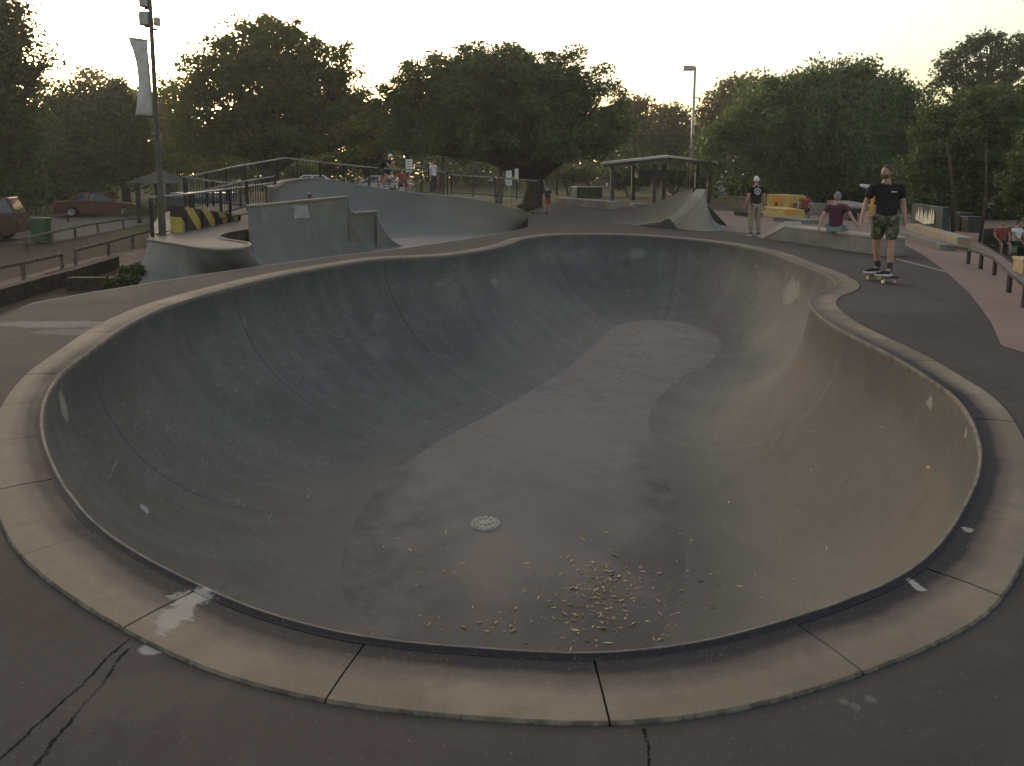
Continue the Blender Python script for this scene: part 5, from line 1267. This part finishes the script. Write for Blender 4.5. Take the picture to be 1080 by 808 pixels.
tree('airy_tree', 'thin pale tree between the lamp post and the big spreading tree', 180, [(180,92,14,12),(172,110,12,16),(186,128,18,16),(176,140,14,14)], 66, 3200, .36, M['leaf_pale'], .2, clump=1.3, ncl=45)
tree('dense_tree', 'slender dark tree between the two largest crowns', 388, [(388,118,16,24),(394,145,20,26),(384,160,22,20)], 58, 6500, .34, M['leaf_dark'], .3, clump=1.2, ncl=70, hollow=.2)
fig = [(520,70,42,20),(552,66,30,14),(480,78,36,18),(442,84,26,18),(585,84,30,18),(422,92,16,14),(615,96,24,18),(500,98,60,28),(440,112,38,30),(560,104,50,28),(632,116,26,26),(480,130,52,26),(540,134,54,26),(600,130,40,28),(648,138,20,24),(425,135,24,26),(450,150,34,14),(590,152,46,14),(520,150,50,16),(430,158,26,12),(640,155,26,16),(520,110,80,30),(532,112,128,58),(530,88,98,40),(415,110,26,30),(560,152,46,16,-4),(480,152,40,14,-3),(620,150,30,16,-3)]
tree('fig_tree', 'huge wide domed fig tree in the middle of the skyline', 560, fig, 49, 120000, .25, M['leaf_fig'], .75, clump=1.0, ncl=110, hollow=.3, wig=2)
for px, r, lb in ((432,.16,'leaning pale trunk left of the man in white'),(650,.30,'thick trunk under the right side of the fig crown'),(470,.20,'dark leaning trunk right of the man in white')):
    pass
tree('hazy_tree', 'brownish hazy tree right of the fig with the low sun behind it', 672, [(668,112,16,13),(682,122,16,13),(662,132,16,16),(680,142,24,16)], 82, 5200, .42, M['leaf_hazy'], .25, clump=1.4, ncl=60)
tree('hazy_tree', 'brownish hazy tree left of the floodlight mast', 708, [(702,120,14,12),(716,124,13,11),(708,138,24,16),(700,150,26,16)], 84, 5200, .42, M['leaf_hazy'], .25, clump=1.4, ncl=60)
tree('hazy_tree', 'thin pale tree behind the right end of the floodlight mast', 775, [(774,95,14,12),(790,90,12,10),(762,108,16,13),(748,122,14,13),(785,112,22,16)], 76, 5200, .42, M['leaf_hazy'], .25, clump=1.5, ncl=60)
weep = [(868,72,28,16),(890,68,22,12),(845,82,28,16),(910,80,26,18),(935,92,26,20),(960,104,20,20),(820,96,26,18),(796,112,26,20),(870,100,50,26),(920,118,46,28),(830,122,44,28),(780,135,28,24),(760,150,22,20),(860,142,46,26),(905,150,46,26),(815,152,42,24),(955,140,26,26),(880,168,50,20),(835,172,34,18),(870,125,100,60),(880,105,75,42)]
tree('weeping_tree', 'huge dark weeping tree right of centre', 870, weep, 46, 105000, .24, M['leaf_weep'], .7, clump=1.1, ncl=85, weep=.8, hollow=.3)
tree('sparse_tree', 'tall thin topped tree showing sky through its branches at the top right', 1040, [(1028,48,14,9),(1048,40,12,8),(1008,60,13,9),(1062,52,14,9),(998,76,12,9),(1040,66,16,10),(1072,68,12,12),(1018,84,16,10),(1052,86,18,10),(1082,44,12,10),(990,92,8,7),(1035,100,30,10)], 56, 9500, .30, M['leaf_dark'], .3, clump=.75, ncl=95, hollow=.4)
tree('broadleaf_tree', 'broad olive tree at the right behind the skateboarder', 1020, [(1030,112,34,18),(1062,108,26,20),(1000,128,28,22),(1040,140,44,28),(985,152,24,26),(1080,140,30,34),(1020,172,46,28),(1065,185,38,30),(990,188,30,26),(965,178,20,22),(1100,110,30,40),(1000,205,34,16),(1035,150,66,50)], 31, 56000, .17, M['leaf_right'], .4, clump=.62, ncl=130, hollow=.3)
tree('broadleaf_tree', 'dark leafy tree cut by the right edge of the picture', 1100, [(1085,175,24,34),(1100,205,30,24),(1076,205,18,18),(1110,150,30,40)], 24, 16000, .13, M['leaf_right'], .3, clump=.45, ncl=80)
for px, lb, tn in ((1036,'slim curved trunk behind the litter bins',.09),(1003,'slim dark trunk left of the litter bins',.08)):
    pass
# understory shrubs and hedges: each a shrub of its own
def shrub(px, py, rx, ry, D, label, n=2600, mat='leaf_mid', size=.26, nm='shrub', group='shrubs behind the skate park'):
    S_ = D/747; p = W(px, py, D); gz = zg(p.x, D); q = thing(nm, label, 'shrub', (p.x, D, gz), 0, group)
    lob = []
    for k in range(5):
        a = random.uniform(-.6,.6); lob.append((p.x+a*rx*S_, D+random.uniform(-.5,.5), p.z+random.uniform(-.35,.25)*ry*S_, rx*S_*.6, rx*S_*.5, ry*S_*.8))
    C = crown_points(lob, n, min(.55, rx*S_*.45), 40, .2); C = C[C[:, 2] > gz]; leaves_mesh('foliage', C, size, M[mat], q)
    mb = MB()
    for k in range(4): mb.tube([(p.x+random.uniform(-.2,.2), D, gz-.05), (lob[k][0], lob[k][1], lob[k][2])], [.05,.02], 5)
    mb.build('stem', M['bark'], q, world=True)
for a in ((185,172,26,16,62,'pale green shrub right of the lamp post in the understory'),(225,176,26,15,63,'second pale shrub from the lamp post under the big spreading tree'),(262,176,22,14,62,'pale shrub just left of the trunk of the big spreading tree'),(318,178,26,14,63,'pale shrub just right of the trunk of the big spreading tree'),(352,172,22,18,60,'shrub left of the slender dark tree'),(402,176,20,14,61,'shrub behind the cyclist'),(600,183,22,10,64,'low shrub on the lawn left of the long shelter'),(626,181,20,11,65,'shrub touching the left end of the long shelter'),(588,180,18,10,66,'small shrub behind the child')):
    shrub(*a, mat='leaf_mid')
for a in ((665,184,30,13,60,'dark shrub seen under the left half of the long shelter'),(710,186,30,12,61,'dark shrub seen under the middle of the long shelter'),(752,190,26,16,58,'dark shrub right of the long shelter'),(790,196,24,16,52,'dark shrub behind the standing man in cap'),(832,200,24,14,50,'dark shrub left of the seated man under the weeping tree'),(876,204,26,14,46,'dark shrub behind the seated man'),(915,206,24,16,43,'dark shrub behind the orange post'),(946,208,22,18,40,'dark shrub behind the shoulders of the skateboarder'),(985,222,22,16,30,'dark shrub behind the mural wall'),(1020,222,20,16,31,'dark shrub behind the litter bins'),(1052,228,22,22,30,'dark shrub right of the litter bins'),(20,205,30,16,36,'dark shrub under the big tree at the left edge'),(60,208,28,12,44,'dry edged shrub behind the tail of the red sedan'),(100,206,24,10,45,'dark shrub right behind the red sedan roof')):
    shrub(*a, mat='leaf_dark', n=3200)
shrub(136,289,10,9,13.2,'small dark round bush at the corner of the curved ramp', 2600, 'leaf_dark', .05, 'bush', None)
shrub(127,297,8,8,12.2,'smaller dark bush beside the timber sleeper', 1800, 'leaf_dark', .05, 'bush', None)
# dry tall grass strip behind the sedan
t = NT('dry_grass'); rn = t.n.new('ShaderNodeNewGeometry').outputs['Random Per Island']; M['drygrass'] = t.done(t.mix(rn, (.10,.085,.035), (.25,.19,.08)), .9)
mb = MB()
for _ in range(5200):
    px = random.uniform(10,200); D_ = random.uniform(41.5,44.5); p = W(px, 200, D_); z = zg(p.x, D_); h = random.uniform(.25,.75); a = random.uniform(-.15,.15)
    mb.add([(p.x-.03, D_, z-.02), (p.x+.03, D_, z-.02), (p.x+a, D_+random.uniform(-.1,.1), z+h)], [(0,1,2)])
tag(mb.build('tall_grass', M['drygrass'], None), 'dry yellow grass growing in a strip behind the red sedan', 'grass', kind='stuff')
# pale slender trunks seen in the understory
def bare(px, top, bot, D, r, label, lean=0, bark='pale_bark'):
    a = W(px, bot, D); a.z = min(a.z, zg(a.x, D)) if a.z > 0 else a.z; gz = zg(a.x, D); b = W(px+lean, top, D); q = thing('tree_trunk', label, 'tree', (a.x, D, gz), 0, 'slender trunks in the understory')
    mb = MB(); a.z = gz-.05; m_ = a.lerp(b, .5)+Vector((.12,0,0)); mb.tube([a, m_, b], [r, r*.8, r*.55], 8)
    for k in range(3 if D > 30 else 0): e = b+Vector((random.uniform(-1.4,1.4), random.uniform(-.5,.5), random.uniform(.6,1.8))); mb.tube([m_.lerp(b, .6+.15*k), e], [r*.4, r*.12], 5)
    mb.build('trunk', M[bark], q, world=True, smooth=True)
    if D > 30: C = crown_points([(b.x, b.y, b.z+1.2, 1.7, 1.2, 1.0)], 900, .7, 16); leaves_mesh('crown', C, .26, M['leaf_mid'], q)
bare(304,150,196,56,.16,'pale straight trunk right of the big spreading tree')
bare(260,156,196,57,.10,'thin pale trunk left of the big spreading tree')
bare(420,148,200,52,.20,'leaning pale trunk behind the cyclist', -14)
bare(460,142,200,51,.22,'pale forked trunk behind the man in white', 8)
bare(525,160,205,50,.30,'thick pale stump like trunk beside the notice signs', 2)
bare(1032,150,262,19,.045,'slim curved trunk behind the litter bins', 8, 'bark')
bare(1004,150,258,21,.06,'slim dark trunk left of the litter bins', -5, 'bark')
# far woods closing the horizon
n = 100000; th = RNG.uniform(-1.25, 1.25, n); rr = RNG.uniform(100, 125, n); hh = 9+1.6*np.sin(th*23)+1.3*np.sin(th*51+1); zz = RNG.uniform(0, 1, n)**.8*hh
C = np.stack([rr*np.sin(th), rr*np.cos(th), zz+.6], 1)
tag(leaves_mesh('far_woods', C, 1.0, M['leaf_mid'], None), 'low dense far woods behind all the trees', 'woods', kind='stuff')

# ------------------------------------------------------------- evening haze
mb = MB(); mb.box((0, 60, 14), (1400, 1400, 34)); hz_ = mb.build('haze', None)
hm_ = bpy.data.materials.new('haze'); hm_.use_nodes = True; n_ = hm_.node_tree; n_.nodes.remove(n_.nodes['Principled BSDF']); pv_ = n_.nodes.new('ShaderNodeVolumePrincipled')
pv_.inputs['Color'].default_value = (.95,.93,.86,1); pv_.inputs['Density'].default_value = .0008; pv_.inputs['Anisotropy'].default_value = .4
n_.links.new(pv_.outputs[0], n_.nodes['Material Output'].inputs['Volume']); hz_.data.materials.clear(); hz_.data.materials.append(hm_); tag(hz_, kind='stuff')
# ------------------------------------------------------------- light
w = bpy.data.worlds.new('World'); scn.world = w; w.use_nodes = True; nt = w.node_tree; bg = nt.nodes['Background']
SUN_AZ, SUN_EL = R(-24), R(9)
sky = nt.nodes.new('ShaderNodeTexSky'); sky.sky_type = 'NISHITA'; sky.sun_disc = False; sky.sun_elevation = SUN_EL; sky.sun_rotation = SUN_AZ; sky.altitude = 50; sky.air_density = 1.0; sky.dust_density = 3.5; sky.ozone_density = 1.0
hs = nt.nodes.new('ShaderNodeHueSaturation'); hs.inputs['Saturation'].default_value = .74; hs.inputs['Value'].default_value = 1.45
mx = nt.nodes.new('ShaderNodeMix'); mx.data_type = 'RGBA'; mx.blend_type = 'MULTIPLY'; mx.inputs[0].default_value = 1; mx.inputs[7].default_value = (1.05, 1.0, .89, 1)
tcw = nt.nodes.new('ShaderNodeTexCoord'); sxz = nt.nodes.new('ShaderNodeSeparateXYZ'); nt.links.new(tcw.outputs['Generated'], sxz.inputs[0])
mrz = nt.nodes.new('ShaderNodeMapRange'); mrz.interpolation_type = 'SMOOTHSTEP'; mrz.inputs[1].default_value = .05; mrz.inputs[2].default_value = .24; nt.links.new(sxz.outputs[2], mrz.inputs[0])
tnt = nt.nodes.new('ShaderNodeMix'); tnt.data_type = 'RGBA'; tnt.inputs[6].default_value = (1.06, .97, .66, 1); tnt.inputs[7].default_value = (1.05, .975, .93, 1)
nt.links.new(mrz.outputs[0], tnt.inputs[0]); nt.links.new(tnt.outputs[2], mx.inputs[7])
nt.links.new(sky.outputs[0], hs.inputs['Color']); nt.links.new(hs.outputs[0], mx.inputs[6]); nt.links.new(mx.outputs[2], bg.inputs['Color']); bg.inputs['Strength'].default_value = .15
sd = bpy.data.lights.new('sun', 'SUN'); sd.energy = 1.0; sd.angle = R(8); sd.color = (1, .83, .62)
so = bpy.data.objects.new('sun', sd); COL.objects.link(so)
el = SUN_EL; d = Vector((math.sin(SUN_AZ)*math.cos(el), math.cos(SUN_AZ)*math.cos(el), math.sin(el)))
so.rotation_euler = d.to_track_quat('Z', 'Y').to_euler(); so.location = d*60
scn.view_settings.view_transform = 'Standard'; scn.view_settings.look = 'None'; scn.view_settings.exposure = .78; scn.view_settings.gamma = 1
scn.render.engine = 'CYCLES'; scn.cycles.max_bounces = 6; scn.cycles.transparent_max_bounces = 8
scn.cycles.use_denoising = True
